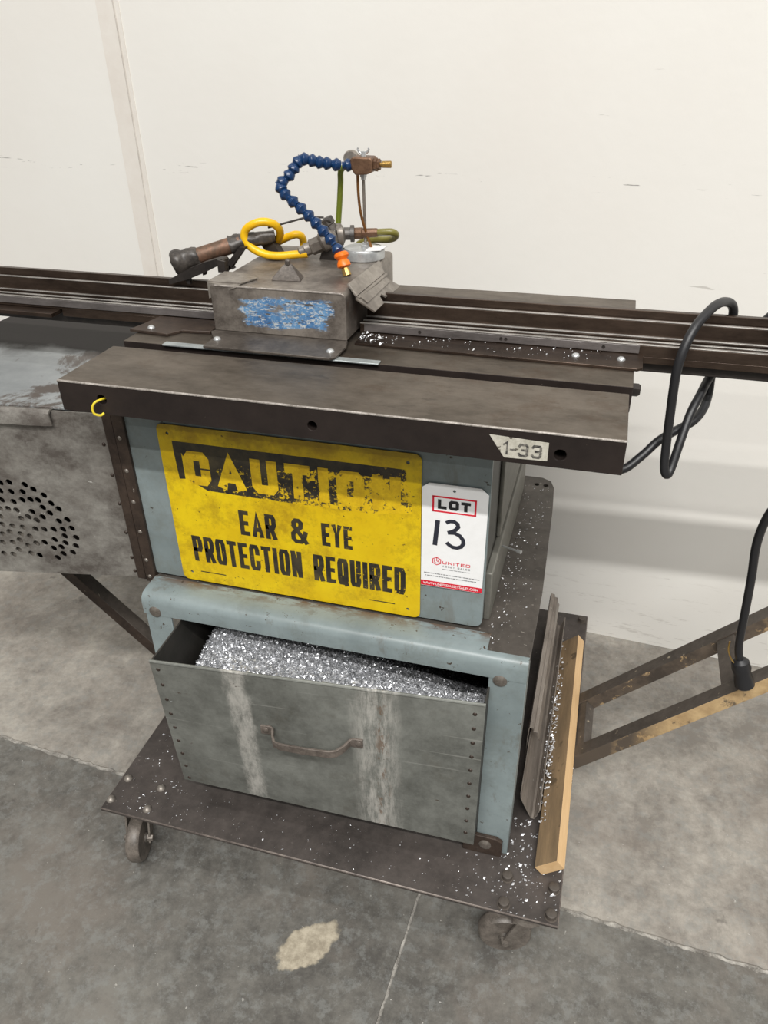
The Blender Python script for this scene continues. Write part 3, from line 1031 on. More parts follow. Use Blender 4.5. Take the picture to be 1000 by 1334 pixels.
vs = [dfront(i / NX, j / NZ) for j in range(NZ + 1) for i in range(NX + 1)]
vs += [p + Vector((0, .002, 0)) for p in vs]
K = (NX + 1) * (NZ + 1)
fs = []
for j in range(NZ):
    for i in range(NX):
        a = j * (NX + 1) + i
        fs.append((a, a + 1, a + NX + 2, a + NX + 1))
        fs.append((K + a, K + a + NX + 1, K + a + NX + 2, K + a + 1))
per = [i for i in range(NX + 1)] + [j * (NX + 1) + NX for j in range(1, NZ + 1)] + [NZ * (NX + 1) + i for i in range(NX - 1, -1, -1)] + [j * (NX + 1) for j in range(NZ - 1, 0, -1)]
for a, b in zip(per, per[1:] + per[:1]):
    fs.append((a, b, b + K, a + K))
MB().add(vs, fs).build('drawer_front', 'galv', drawer, smooth=30)
# hemmed top edge
MB().tube([dfront(u / 8, 0) + Vector((0, .001, .0005)) for u in range(9)], .0024, 8, 2).build('hem', 'galv', drawer)
rv = dome(.0034, .0018, 8).build('rivet', 'brown', None)
sp = []
for k in range(9):
    v = .05 + k * .115
    p = dfront(.022, v)
    sp.append((p, FY))
for k in range(10):
    v = .06 + k * .095
    p = dfront(.972, v)
    sp.append((p, FY))
copies(rv, 'rivet', sp, drawer)
# bow handle of flat strap with two feet
c0, c1 = dfront(.335, .385), dfront(.640, .368)
ax = (c1 - c0)
hpath = []
for s, o in ((-.03, .0015), (.075, .0015), (.10, .003), (.13, .016), (.17, .025), (.24, .028), (.5, .029), (.74, .028), (.80, .025), (.86, .015), (.90, .003), (.93, .0015), (1.03, .0015)):
    hpath.append(c0 + ax * s + Vector((.06, -1, 0)).normalized() * o)
mb = MB()
vs = []
for i, p in enumerate(hpath):
    dz = .0062 if 2 <= i <= 10 else .008
    th = Vector((0, .0016, 0))
    if i in (2, 3, 4):
        th = Vector((.0016, .0008, 0))
    if i in (8, 9, 10):
        th = Vector((-.0016, .0008, 0))
    z = Vector((0, 0, dz))
    vs += [p - th - z, p - th + z, p + th + z, p + th - z]
fs = []
for i in range(len(hpath) - 1):
    for k in range(4):
        fs.append((i * 4 + k, i * 4 + (k + 1) % 4, (i + 1) * 4 + (k + 1) % 4, (i + 1) * 4 + k))
fs += [(0, 1, 2, 3), tuple((len(hpath) - 1) * 4 + k for k in range(4))]
mb.add(vs, fs)
for u in (.02, .985):
    p = c0 + ax * u
    mb.lathe(p + Vector((0, -.001, 0)), p + Vector((0, -.005, 0)), [(0, .006), (.6, .0055), (1, .003)], 10)
mb.build('handle', mottled('rusty_handle', (84, 76, 70), (128, 118, 110), 40, .45, .3), drawer, smooth=40, bevel=.0005)

# --- shavings in the drawer
rnd = random.Random(3)
mb = MB()
GX, GY = 60, 40


def pile(x, y):
    """heap level: brim-full along the front, falling away to the back and right"""
    edge = min(1.0, max(0.0, (x + .515 + (y - .70) * .25) / .055))
    yf = .6735 + (x + .541) * .0864
    u = min(1.0, max(0.0, (x + .46) / .34))
    z = .451 + .005 * noise.noise(Vector((x * 26, y * 26, 0))) + .006 * noise.noise(Vector((x * 9, y * 9, 3)))
    z -= max(0.0, y - yf - .02) * (.10 + .80 * u)
    z -= .010 * u * u
    z -= .07 * (1 - edge) ** 1.3
    return z


def pxy(i, j):
    u, v = i / GX, j / GY
    x = -.528 + u * .444
    y0 = .6735 + (x + .541) * .0864
    return x, y0 + .004 + v * .34


vs = [(*pxy(i, j), pile(*pxy(i, j))) for j in range(GY + 1) for i in range(GX + 1)]
fs = [(j * (GX + 1) + i, j * (GX + 1) + i + 1, (j + 1) * (GX + 1) + i + 1, (j + 1) * (GX + 1) + i) for j in range(GY) for i in range(GX)]
mb.add(vs, fs)
for k in range(17000):
    u, v = rnd.random(), rnd.random() ** 1.5
    x, y = pxy(u * GX, v * GY)
    if x < -.500 and rnd.random() < .5:
        continue
    c = Vector((x, y, pile(x, y) + rnd.uniform(0, .0025)))
    a = Vector((rnd.gauss(0, 1), rnd.gauss(0, 1), rnd.gauss(0, .8))).normalized()
    b = a.cross(Vector((rnd.gauss(0, 1), rnd.gauss(0, 1), rnd.gauss(0, 1)))).normalized()
    n_ = a.cross(b)
    l, ww = rnd.uniform(.0012, .0038), rnd.uniform(.0006, .0014)
    mb.add([c - a * l - b * ww, c - a * l + b * ww, c + n_ * l * .5 - b * ww, c + n_ * l * .5 + b * ww, c + a * l - b * ww, c + a * l + b * ww],
           [(0, 1, 3, 2), (2, 3, 5, 4)])
shav = mb.build('metal_shavings', 'shav', None, smooth=0, recalc=False)
tag(shav, 'heap of silver aluminium shavings filling the open drawer', 'metal shavings', kind='stuff')

# ================================================================ FENCE RAIL (long channel across the table)
rail = thing('fence_rail', (-.2, .96, TT), 'long oily brown steel channel rail running across the rear of the saw table', 'rail')


def channel(x0, x1, nm):
    m_ = MB()
    b_ = TT + .0005

    def pr(prof, mi, xa=x0, xb=x1):
        m_.cur = mi
        m_.prism([(xa, p[0], p[1]) for p in prof], (xb - xa, 0, 0))
    # base with front wall
    pr([(.936, b_), (.9365, .871), (.9405, .871), (.9405, .862), (.951, .862), (.951, .870), (.9545, .870), (.9545, .862), (.965, .862), (.965, .871), (.969, .871),
        (.969, .890), (.977, .890), (.977, .901), (.985, .901), (.985, b_)], 0)
    c = m_.build(nm, ['rail'], rail, smooth=0, bevel=.0006)
    for nm2, y0, y1, z0, z1 in (('lip', .9362, .9407, .8712, .8724), ('lip', .9508, .9548, .8702, .8716), ('lip', .9648, .9690, .8712, .8726),
                                ('lip', .9688, .9735, .8902, .8914)):
        box(nm2, x0, x1, y0, y1, z0, z1, 'rail_lip', c, .0004)
    return c


chR = channel(-.306, 1.15, 'channel')
chL = channel(-1.55, -.497, 'channel')
box('worn_face', -.30, .047, .9345, .9362, .8615, .8712, 'rail_band', chR, .0004)
box('worn_face', -1.54, -.50, .9345, .9362, .8615, .8712, 'rail_band', chL, .0004)
box('lower_angle', .047, 1.14, .944, .984, .836, TT + .0005, 'dark', chR, .001)
box('lower_angle', -1.54, -.606, .944, .984, .836, TT + .0005, 'dark', chL, .001)
box('lower_face', .047, 1.14, .9362, .9435, .849, TT + .0005, 'rail', chR, .0005)
box('lower_face', -.765, -.606, .9362, .9435, .847, TT + .0005, 'rail', chL, .0005)
box('flange', -1.54, -.768, .915, .9435, .851, TT, 'rail', chL, .0006)
# front hold-down flange on the table
MB().prism([(-.30, .893, TT), (.046, .886, TT), (.052, .892, TT), (.052, .9358, TT), (-.30, .9358, TT)], (0, 0, .0035)).build('flange', 'rail', chR, bevel=.0006)
scr = MB()
scr.lathe((0, 0, -.001), (0, 0, .0035), [(0, .0052), (.3, .0052), (.7, .0042), (1, .002)], 12)
scr = scr.build('screw', 'zinc', None)
copies(scr, 'screw', [((-.026, .912, TT + .0035), (0, 0, 0)), ((.027, .912, TT + .0035), (0, 0, 0))], rail)
s2 = scr.copy()
COL.objects.link(s2)
s2.parent = None
copies(s2, 'screw', [((-.585, .883, TT + .004), (0, 0, 0))], bench)
hd = MB().lathe((0, 0, 0), (0, 0, .0004), [(0, .0022), (1, .0022)], 8).build('drilled_hole', 'dark', None)
copies(hd, 'drilled_hole', [((x, .9344, .8665), FY) for x in (-.225, -.12, -.114, .005)], chR)

# ================================================================ BLADE HOOD
hood = thing('blade_hood', (-.40, .98, TT), 'grey steel blade guard box with chipped blue paint, bolted on the saw table', 'blade guard')
HT = .923
mb = MB()
# sheet box open below: front, left, right, back, top
prof = rrect(-.493, -.309, .863, HT, (.001, .001, .006, .004), 4)
mb.prism([(p[0], .890, p[1]) for p in prof], (0, .221, 0))
body = mb.build('hood_body', 'hood', hood, smooth=35, bevel=.002)
MB().prism([(-.486, .8891, HT - .0012), (-.486, .8891, HT - .0002), (-.486, .8900, HT + .0004), (-.486, .8915, HT + .0004), (-.486, .8915, HT - .0012)], (.172, 0, 0)).build('worn_edge_highlight', 'edge', hood, smooth=0)  # highlight along the top front edge, painted as a pale strip
MB().prism([(-.481, .8305, .8595), (-.312, .8275, .8595), (-.305, .834, .8595), (-.304, .872, .8595), (-.309, .8925, .8595), (-.493, .8925, .8595), (-.497, .885, .8595), (-.482, .862, .8595)], (0, 0, .0035)).build('base_flange', mottled('grimy_flange_steel', (66, 60, 55), (104, 97, 90), 20, .42, .4), hood, bevel=.0008)
s3 = scr.copy()
COL.objects.link(s3)
s3.parent = None
copies(s3, 'flange_screw', [((-.474, .857, .863), (0, 0, 0)), ((-.317, .849, .863), (0, 0, 0))], hood)
# pyramid nub
mb = MB()
cx, cy = -.402, .937
for (z, r) in ():
    pass
pts = []
for (z, hx_, hy_) in ((HT, .020, .013), (HT + .004, .018, .0115), (HT + .019, .005, .004)):
    pts.append([(cx - hx_, cy - hy_, z), (cx + hx_, cy - hy_ + .004, z), (cx + hx_ * .8, cy + hy_, z), (cx - hx_ * .8, cy + hy_, z)])
vs = [p for r in pts for p in r]
fs = [(0, 3, 2, 1), (8, 9, 10, 11)] + [(i * 4 + k, i * 4 + (k + 1) % 4, i * 4 + 4 + (k + 1) % 4, i * 4 + 4 + k) for i in range(2) for k in range(4)]
mb.add(vs, fs)
mb.lathe((cx, cy, HT + .018), (cx, cy, HT + .026), [(0, .0035), (.7, .0035), (1, .002)], 10)
mb.build('peaked_stop', mottled('dull_stop_steel', (74, 68, 63), (116, 108, 101), 40, .45, .3), hood, smooth=30, bevel=.0008)
# raised sheet on the left of the top, with its upturned tab
mb = MB().prism([(-.499, .897, HT + .001), (-.452, .897, HT + .001), (-.441, .925, HT + .001), (-.470, .945, HT + .001), (-.498, .945, HT + .001)], (0, 0, .0015))
mb.prism([(-.499, .897, HT + .001), (-.499, .897, HT - .02), (-.455, .897 - .008, HT - .001), (-.452, .897, HT + .001)], (0, -.0012, 0))
mb.build('patch_sheet', 'steel', hood, smooth=0)
mb = MB()
bp = [(-.597, .966, .9015), (-.5637, .964, .9185), (-.5357, .960, .930), (-.512, .955, .9375), (-.503, .953, .9380), (-.501, .951, .9365), (-.5015, .949, .924)]
vs = []
wd = [.005, .012, .012, .008, .010, .010, .010]
for p, q in zip(bp, wd):
    p = Vector(p)
    vs += [p + Vector((0, -.002, .0015)), p + Vector((0, .014, .0015)), p + Vector((0.0, .014, -q)), p + Vector((0, -.002, -q))]
fs = []
for i in range(len(bp) - 1):
    for k in range(4):
        fs.append((i * 4 + k, i * 4 + (k + 1) % 4, i * 4 + 4 + (k + 1) % 4, i * 4 + 4 + k))
fs += [(0, 1, 2, 3), tuple((len(bp) - 1) * 4 + k for k in range(4))]
mb.add(vs, fs)
mb.prism([(-.5075, .945, HT + .0005), (-.4965, .945, HT + .0005), (-.4965, .945, .938), (-.5075, .945, .940)], (0, .004, 0))
mb.prism([(-.541, .962, .922), (-.535, .962, .923), (-.537, .962, .914), (-.541, .962, .913)], (0, .006, 0))
mb.prism([(-.572, .965, .908), (-.564, .965, .908), (-.564, .965, .8985), (-.569, .965, .8985)], (0, .006, 0))
mb.build('bent_bracket', 'dark', hood, smooth=0)
# taped lever pipe
h0, h1 = Vector((-.594, .985, .921)), Vector((-.506, 1.020, .9465))
h2 = Vector((-.462, 1.040, .9525))
mb = MB().lathe(h0, h1, [(.15, .0115), (1, .0115)], 18)
hp = mb.build('lever_pipe', 'pipe', hood)
mb = MB().lathe(h0 - (h1 - h0) * .05, h0 + (h1 - h0) * .36, [(0, .006), (.02, .0125), (.06, .0155), (.12, .0168), (.2, .0172), (.28, .0170), (.36, .0160), (.45, .0146), (.55, .0138), (.65, .0140), (.75, .0134), (.85, .0136), (.97, .0130), (1, .0118)], 24)
tg1 = mb.build('tape_grip', 'tape', hp)
mb = MB().tube([h1 - (h1 - h0) * .16, h1, h1.lerp(h2, .5), h2], lambda s: .0138 - .006 * s, 20, 6)
tg2 = mb.build('tape_grip', 'tape', hp)
mb = MB()
mb.prism([(-.500, 1.000, .944), (-.492, 1.000, .944), (-.520, 1.000, HT - .012), (-.528, 1.000, HT - .008)], (0, .012, 0))
mb.prism([(-.530, 1.000, .928), (-.526, 1.000, .928), (-.514, 1.000, HT - .010), (-.522, 1.000, HT - .010)], (0, .012, 0))
mb.build('lever_bracket', 'dark', hood, smooth=0)
mb = MB()
mb.prism([(-.488, 1.036, .946), (-.466, 1.036, .948), (-.452, 1.036, HT + .0005), (-.470, 1.036, HT + .0005)], (0, .016, 0))
mb.build('lever_bracket', 'dark', hood, smooth=0)
def lumpy(o, amp, sc):
    me = o.data
    nn = [v.normal.copy() for v in me.vertices]
    for v, n_ in zip(me.vertices, nn):
        v.co += n_ * amp * (noise.noise(v.co * sc) + .6 * noise.noise(v.co * sc * 2.7))
    me.update()


# hinged flap, two layers, hanging off the right edge
mb = MB()


def slope(x, y, lift=0.0):
    return (x + lift * .7, y, .9255 - (x + .311) + lift * .7)


lumpy(tg1, .0022, 90)
lumpy(tg2, .0022, 90)
q = [slope(-.3135, .912), slope(-.3110, 1.041), slope(-.2985, 1.024), slope(-.3005, .905)]
mb.prism(q, (.002, 0, .002))
mb.build('hinge_leaf', 'steel', hood, smooth=0, bevel=.0005)
mb = MB().tube([slope(-.2985, .903, .0015), slope(-.2965, 1.025, .0015)], .0026, 10, 1)
mb.build('hinge_barrel', 'steel', hood)
q = [slope(-.299, .899), slope(-.295, 1.018), slope(-.288, 1.024), slope(-.279, 1.036), slope(-.2795, 1.012), slope(-.2805, .990), slope(-.2815, .972), slope(-.2865, .967), slope(-.286, .958), slope(-.279, .953), slope(-.2795, .914)]
mb = MB().prism(q, (.0018, 0, .0018))
fp_ = mb.build('flap', 'steel', hood, smooth=0, bevel=.0005)
q = [slope(-.298, .909, .0027), slope(-.294, 1.012, .0027), slope(-.289, 1.015, .0027), slope(-.2895, .912, .0027)]
MB().prism(q, (.0012, 0, .0012)).build('flap_doubler', 'steel', hood, smooth=0, bevel=.0004)

# ================================================================ COOLANT SPRAYER (magnetic base, jointed hose)
spr = thing('coolant_sprayer', (-.34, 1.066, HT), 'blue jointed coolant hose sprayer with orange nozzle collar on a round magnet base', 'coolant sprayer')
mc = Vector((-.339, 1.064, HT))
mb = MB().lathe(mc, mc + Vector((0, 0, .015)), [(0, .0285), (.1, .0300), (.75, .0300), (.85, .0295), (.9, .0280), (1, .0270)], 36)
mb.build('magnet_base', 'zinc', spr, smooth=30)
mb = MB().prism([mc + Vector((.010, -.024, .0152)), mc + Vector((.030, -.016, .0152)), mc + Vector((.033, .008, .0152)), mc + Vector((.010, .012, .0152))], (0, 0, .0012))
mb.build('base_label', 'tagwhite', spr, smooth=0)
nut = MB().lathe(mc + Vector((.004, -.002, .0150)), mc + Vector((.004, -.002, .0225)), [(0, .0065), (.5, .0065), (.55, .0048), (1, .0042)], 6)
nut.build('base_nut', 'zinc', spr)
top = Vector((-.330, 1.044, 1.036))
mb = MB().tube([mc + Vector((.004, -.002, .02)), top], .0021, 10, 1)
mb.build('steel_rod', 'steel', spr)
mb = MB().tube([(-.3381, 1.045, 1.0353), (-.3387, 1.0475, 1.0118), (-.337, 1.05, .9867), (-.3323, 1.055, .9624), (-.3262, 1.061, .9390)], .0019, 10, 5)
mb.build('copper_tube', 'copper', spr)
mb = MB()
blk = [(-.3445, 1.0555), (-.340, 1.0585), (-.316, 1.0580), (-.3135, 1.0545), (-.3150, 1.0400), (-.322, 1.0375), (-.338, 1.0365), (-.3425, 1.0430)]
mb.prism([(p[0], 1.032, p[1]) for p in blk], (0, .024, 0))
mb.build('valve_block', 'bronze', spr, smooth=0, bevel=.0018)
mb = MB().lathe((-.3145, 1.044, 1.0485), (-.3062, 1.044, 1.0488), [(0, .0080), (.55, .0085), (.6, .0070), (1, .0070)], 6)
mb.build('block_nut', 'bronze', spr, smooth=30)
mb = MB().lathe((-.3062, 1.044, 1.0488), (-.2912, 1.044, 1.0492), [(0, .0026), (.18, .0026), (.2, .0042), (.95, .0044), (1, .0036)], 12)
mb.build('brass_fitting', 'brass', spr)
mb = MB().lathe((-.3300, 1.044, 1.0365), (-.3300, 1.044, 1.0300), [(0, .0046), (.5, .0046), (.55, .0034), (1, .0034)], 6)
mb.build('clamp_nut', 'zinc', spr)
mb = MB().lathe((-.329, 1.044, 1.0578), (-.329, 1.044, 1.0640), [(0, .0035), (1, .0028)], 10)
for sx in (-1, 1):
    mb.tube([(-.329, 1.044, 1.0610), (-.329 + sx * .0045, 1.044, 1.0625), (-.329 + sx * .0075, 1.044, 1.0665), (-.329 + sx * .0065, 1.044, 1.0680)], lambda s: .0018 - .0006 * s, 8, 3)
mb.build('wing_nut', 'zinc', spr)
mb = MB().lathe((-.350, 1.062, 1.0530), (-.350, 1.052, 1.0535), [(0, .009), (.2, .0105), (.8, .0105), (1, .009)], 20)
mb.build('grey_knob', 'steel', spr)
mb = MB().tube([(-.350, 1.050, 1.047), (-.3632, 1.052, 1.0398), (-.366, 1.055, 1.0232), (-.3698, 1.060, 1.0017), (-.3731, 1.063, .9817), (-.3754, 1.064, .9640), (-.3777, 1.066, .9440), (-.377, 1.068, .9270)], .0040, 10, 5)
mb.build('green_hose', 'ghose', spr)
BL = [(-.3425, 1.0390, 1.0482), (-.3574, 1.0345, 1.0474), (-.3689, 1.0300, 1.0500), (-.3777, 1.0260, 1.0512), (-.3864, 1.0220, 1.0530), (-.3957, 1.0189, 1.0559), (-.4045, 1.0147, 1.0571),
      (-.4110, 1.0105, 1.0512), (-.4149, 1.0063, 1.0426), (-.4227, 1.0021, 1.0338), (-.4307, .9984, 1.0288), (-.4269, .9953, 1.0201), (-.4157, .9921, 1.0117),
      (-.4034, .9889, 1.0045), (-.3922, .9858, .9966), (-.3812, .9834, .9889), (-.3715, .9813, .9794), (-.3607, .9792, .9707), (-.3510, .9771, .9594), (-.3440, .9755, .9510)]
for i in range(len(BL) - 1):
    a, b = Vector(BL[i]), Vector(BL[i + 1])
    d = (b - a).normalized() * .0140
    m_ = MB().lathe(a, a + d, [(0, .0046), (.06, .0058), (.42, .0082), (.56, .0082), (.66, .0066), (.86, .0044), (1, .0050)], 14)
    m_.build('hose_segment', 'blue', spr, smooth=35)
o0, o1 = Vector((-.3425, .9755, .9515)), Vector((-.3362, .9712, .9335))
mb = MB().lathe(o0, o1, [(0, .0070), (.12, .0098), (.28, .0098), (.5, .0064), (.72, .0088), (.92, .0092), (1, .0070)], 18)
mb.build('nozzle_collar', 'orange', spr, smooth=30)
mb = MB().lathe(o1, Vector((-.3318, .9680, .9236)), [(0, .0046), (.15, .0052), (1, .0058)], 8)
mb.build('brass_tip', 'brass', spr, smooth=30)

# ================================================================ AIR LINE (yellow coil, valve, olive hose)
air = thing('air_line', (-.43, 1.04, HT), 'coiled yellow air hose with grey pipe valve lying on the blade guard', 'air hose')
Y = [(-.4106, 1.030, .9335), (-.4288, 1.0258, .9320), (-.451, 1.0216, .9300), (-.47, 1.02, .9315), (-.4871, 1.018, .9385), (-.4974, 1.016, .9490), (-.4965, 1.016, .9623), (-.4854, 1.016, .9713),
     (-.471, 1.020, .9753), (-.4582, 1.028, .9718), (-.4534, 1.038, .9614), (-.460, 1.048, .9478), (-.4764, 1.058, .9370), (-.4890, 1.066, .9315), (-.4900, 1.074, .9315), (-.478, 1.075, .9345),
     (-.4602, 1.0735, .9430), (-.4452, 1.0735, .9482), (-.438, 1.078, .9455), (-.4375, 1.084, .9370), (-.439, 1.086, .9300)]
MB().tube(Y, .0055, 12, 6).build('yellow_hose', 'yhose', air)
V_ = [Vector(p) for p in ((-.4230, 1.0280, .9345), (-.4079, 1.035, .9400), (-.3929, 1.040, .9460), (-.3820, 1.045, .9520), (-.3735, 1.050, .9560), (-.3640, 1.055, .9570), (-.3500, 1.059, .9570), (-.3340, 1.060, .9580), (-.3160, 1.060, .9596))]
MB().lathe(V_[0], V_[1], [(0, .0058), (.1, .0072), (.5, .0078), (.55, .0090), (1, .0090)], 12).build('hose_barb', 'steel', air, smooth=30)
MB().lathe(V_[1], V_[2], [(0, .0092), (.1, .0112), (.9, .0112), (1, .0100)], 6).build('hex_coupling', 'steel', air, smooth=25)
MB().lathe(V_[2] - (V_[3] - V_[2]) * .2, V_[4], [(0, .0100), (.15, .0135), (.8, .0145), (1, .0110)], 16).build('valve_body', 'steel', air, smooth=30)
MB().lathe(V_[4], V_[5], [(0, .0135), (.3, .0150), (.7, .0150), (1, .0100)], 16).build('union_ring', 'steel', air, smooth=30)
mb = MB().lathe(V_[5], V_[6], [(0, .0085), (.6, .0085), (.62, .0115), (.98, .0115), (1, .0095)], 12)
mb.build('pipe_nipple', 'tape', air, smooth=30)
MB().lathe(V_[6], V_[8], [(0, .0078), (.35, .0078), (.38, .0064), (.95, .0060), (1, .0052)], 10).build('copper_coupling', 'bronze', air, smooth=30)
mb = MB().lathe((-.3775, 1.048, .962), (-.3870, 1.046, .9790), [(0, .0085), (.45, .0075), (.5, .0095), (.95, .0090), (1, .006)], 8)
mb.lathe((-.3865, 1.040, .9775), (-.3770, 1.040, .9775), [(0, .003), (1, .003)], 8)
mb.build('valve_knob', 'tape', air, smooth=25)
O_ = [(-.3230, 1.060, .9592), (-.3079, 1.060, .9606), (-.296, 1.062, .9607), (-.2925, 1.070, .9556), (-.2994, 1.080, .9483), (-.3134, 1.088, .9440), (-.3297, 1.096, .9420), (-.3459, 1.098, .9390), (-.3565, 1.100, .9339), (-.3621, 1.100, .9275)]
MB().tube(O_, .0047, 10, 6).build('olive_hose', 'ohose', air)
MB().tube([(-.4664, 1.028, .9661), (-.4148, 1.050, .9782), (-.392, 1.052, .978)], .0014, 8, 1).build('thin_rod', 'dark', air)
mb = MB().prism([(-.398, 1.042, HT), (-.366, 1.042, HT), (-.368, 1.042, .946), (-.392, 1.042, .940)], (0, .018, 0))
mb.build('valve_foot', 'dark', air, smooth=0)

# ================================================================ CAUTION SIGN
sign = thing('caution_sign', (-.36, .788, .53), 'worn yellow caution sign reading ear and eye protection required, on the saw cabinet', 'sign')


def sg(u, v, lift=0.0):
    """sign plane: u 0..356 mm, v 0..254 mm from lower left"""
    x = -.5425 + u / 1000
    z = .517 + v / 1000 + .0135 * 0
    return (x, .7895 - .0012 - lift, z)


mb = MB()
SO = rrect(0, 357, 0, 251, 9)
SO = [(u + (0 if u > 200 else (251 - v) * 0.0), v) for u, v in SO]
mb.holed(SO, [circ(u, v, 2.4, 10) for u, v in ((15, 14), (340, 12), (15, 238), (340, 238))], lambda a, b: sg(a, b), (0, 1, 0), .0012)
mb.build('sign_plate', 'sign', sign, smooth=0)
q3 = lambda u, v, l=0.0: sg(u, v, l)
mb = MB()
bandp = [(20, 226), (338, 226), (344, 200), (346, 166), (300, 158), (200, 156), (120, 158), (60, 160), (46, 172), (38, 190), (34, 212), (28, 213)]
bandp = [(31, 212), (338, 212), (344, 196), (345, 166), (300, 158), (200, 157), (120, 157), (62, 158), (46, 166)]
mb.add([q3(u, v, .00015) for u, v in bandp], [tuple(range(len(bandp)))])
mb.build('print_band', 'band', sign, smooth=0, recalc=False)
mb = MB()
mb.add([q3(u, v, .00015) for u, v in ((20, 228), (338, 228), (338, 212), (20, 212))], [(0, 1, 2, 3)])
mb.add([q3(u, v, .00015) for u, v in ((20, 212), (31, 212), (31, 172), (22, 171))], [(0, 1, 2, 3)])
mb.build('print_border', 'band_top', sign, smooth=0, recalc=False)
mb = MB()
lettering(mb, 'CAUTION', 33, 331, 165, 216, 14, q3, .0003, gap=.45)
mb.build('lettering', 'letter', sign, smooth=0, recalc=False)
mb = MB()
lettering(mb, 'EAR', 103, 157, 94, 134, 6.6, q3, .0003, gap=.35)
mb.build('lettering', 'print', sign, smooth=0, recalc=False)
mb = MB()
lettering(mb, '&', 178, 202, 94, 134, 6.4, q3, .0003)
mb.build('lettering', 'print', sign, smooth=0, recalc=False)
mb = MB()
lettering(mb, 'EYE', 222, 265, 97, 133, 6, q3, .0003, gap=.35)
mb.build('lettering', 'print_faded', sign, smooth=0, recalc=False)
mb = MB()
lettering(mb, 'PROTECTION', 24, 190, 36, 80, 6.6, q3, .0003, gap=.3)
lettering(mb, 'REQUIRED', 207, 337, 36, 80, 6.8, q3, .0003, gap=.3)
mb.add([q3(u, v, .0003) for u, v in ((30, 17), (70, 17), (70, 18.6), (30, 18.6))], [(0, 1, 2, 3)])
mb.add([q3(u, v, .0003) for u, v in ((286, 17), (322, 17), (322, 18.6), (286, 18.6))], [(0, 1, 2, 3)])
mb.build('lettering', 'print', sign, smooth=0, recalc=False)

# ================================================================ LOT TAG
lot = thing('lot_tag', (-.144, .786, .576), 'white lot 13 auction tag with red strip, stuck beside the yellow sign', 'tag')


def lt(u, v, lift=0.0):
    """tag plane u 0..82 mm, v 0..156 mm"""
    return (-.1845 + u / 1000, .7882 - lift + (u - 41) * 0.00001, .5755 + v / 1000)


mb = MB()
mb.holed([(0, 0), (81, 0), (82, 148), (73, 156), (9, 156), (0, 149)], [circ(40, 148, 2, 10)], lambda a, b: lt(a, b), (0, 1, 0), .0006)
mb.build('card', 'tagwhite', lot, smooth=0)
mb = MB()
mb.add([lt(0, .5, .0002), lt(81, .5, .0002), lt(81, 8.5, .0002), lt(0, 8.5, .0002)], [(0, 1, 2, 3)])
mb.build('red_strip', 'tagred', lot, smooth=0, recalc=False)
mb = MB()
for (a, b, c, d) in ((13, 68, 137, 139.3), (13, 68, 116, 118.3), (13, 15.4, 116, 139.3), (65.6, 68, 116, 139.3)):
    mb.add([lt(a, c, .0002), lt(b, c, .0002), lt(b, d, .0002), lt(a, d, .0002)], [(0, 1, 2, 3)])
mb.build('red_frame', 'tagred', lot, smooth=0, recalc=False)
mb = MB()
lettering(mb, 'LOT', 20, 61, 121, 134.5, 4.2, lt, .0003, gap=.28)
mb.build('lettering', 'tagblack', lot, smooth=0, recalc=False)
mb = MB()
ribbon(mb, [(20.5, 104), (17.5, 66)], 6.0, lt, .0003)
crv = [(31, 101.5), (35.5, 104.5), (41, 105), (45.5, 102), (46.5, 97.5), (43.5, 93), (38.5, 89.5), (33.5, 87.3), (42, 88.2), (49, 85), (53.2, 79.5), (54, 74), (51.5, 69), (46, 66.2), (40.5, 66.5), (36, 69), (32.5, 72.5)]
ribbon(mb, crv[:8], 5.2, lt, .0003)
ribbon(mb, crv[7:], 5.2, lt, .00032)
mb.build('handwriting', 'marker', lot, smooth=0, recalc=False)
mb = MB()
lettering(mb, 'UNITED', 28, 64, 38.2, 42.8, .95, lt, .0003, gap=.35)
hexp = [(20.5 + 6 * math.cos(math.radians(90 + 60 * k)), 41.5 + 6 * math.sin(math.radians(90 + 60 * k))) for k in range(7)]
ribbon(mb, hexp[:6] + [hexp[0]], 1.1, lt, .0003)
ribbon(mb, [(20.5, 47.3), (20.5, 42), (24.5, 39.5)], .9, lt, .0003)
ribbon(mb, [(17.6, 44.4), (17.6, 39.6), (20.5, 38)], .9, lt, .0003)
ribbon(mb, [(22.8, 44.5), (22.8, 41.8)], .9, lt, .0003)
mb.build('logo', 'tagred', lot, smooth=0, recalc=False)
mb = MB()
lettering(mb, 'ASSET SALES', 28, 64, 33.4, 36.2, .45, lt, .0003, gap=.55)
mb.build('small_lettering', 'taggrey', lot, smooth=0, recalc=False)
mb = MB()
rr = random.Random(5)
for (v, a, b, h) in ((29.6, 28, 64, .8), (20.6, 4, 77, 1.1), (16.4, 6, 73, 1.1)):
    u = a
    while u < b:
        l = rr.uniform(1.2, 4.5)
        l = min(l, b - u)
        mb.add([lt(u, v, .0003), lt(u + l, v, .0003), lt(u + l, v + h, .0003), lt(u, v + h, .0003)], [(0, 1, 2, 3)])
        u += l + rr.uniform(.5, 1.0)
mb.build('fine_print', 'taggrey', lot, smooth=0, recalc=False)
font_text('WWW.UNITEDASSETSALES.COM', 3, 76, 2.6, 6.4, lt, .0004, .012).build('web_address', 'tagwhite', lot, smooth=0, recalc=False)

# ================================================================ NUMBER STICKER
stk = thing('number_sticker', (-.065, .6995, .825), 'dirty cut-corner number sticker on the front edge of the saw table', 'sticker')


def sk(u, v, lift=0.0):
    return (-.095 + u / 1000, .6995 - lift, .8245 + v / 1000)


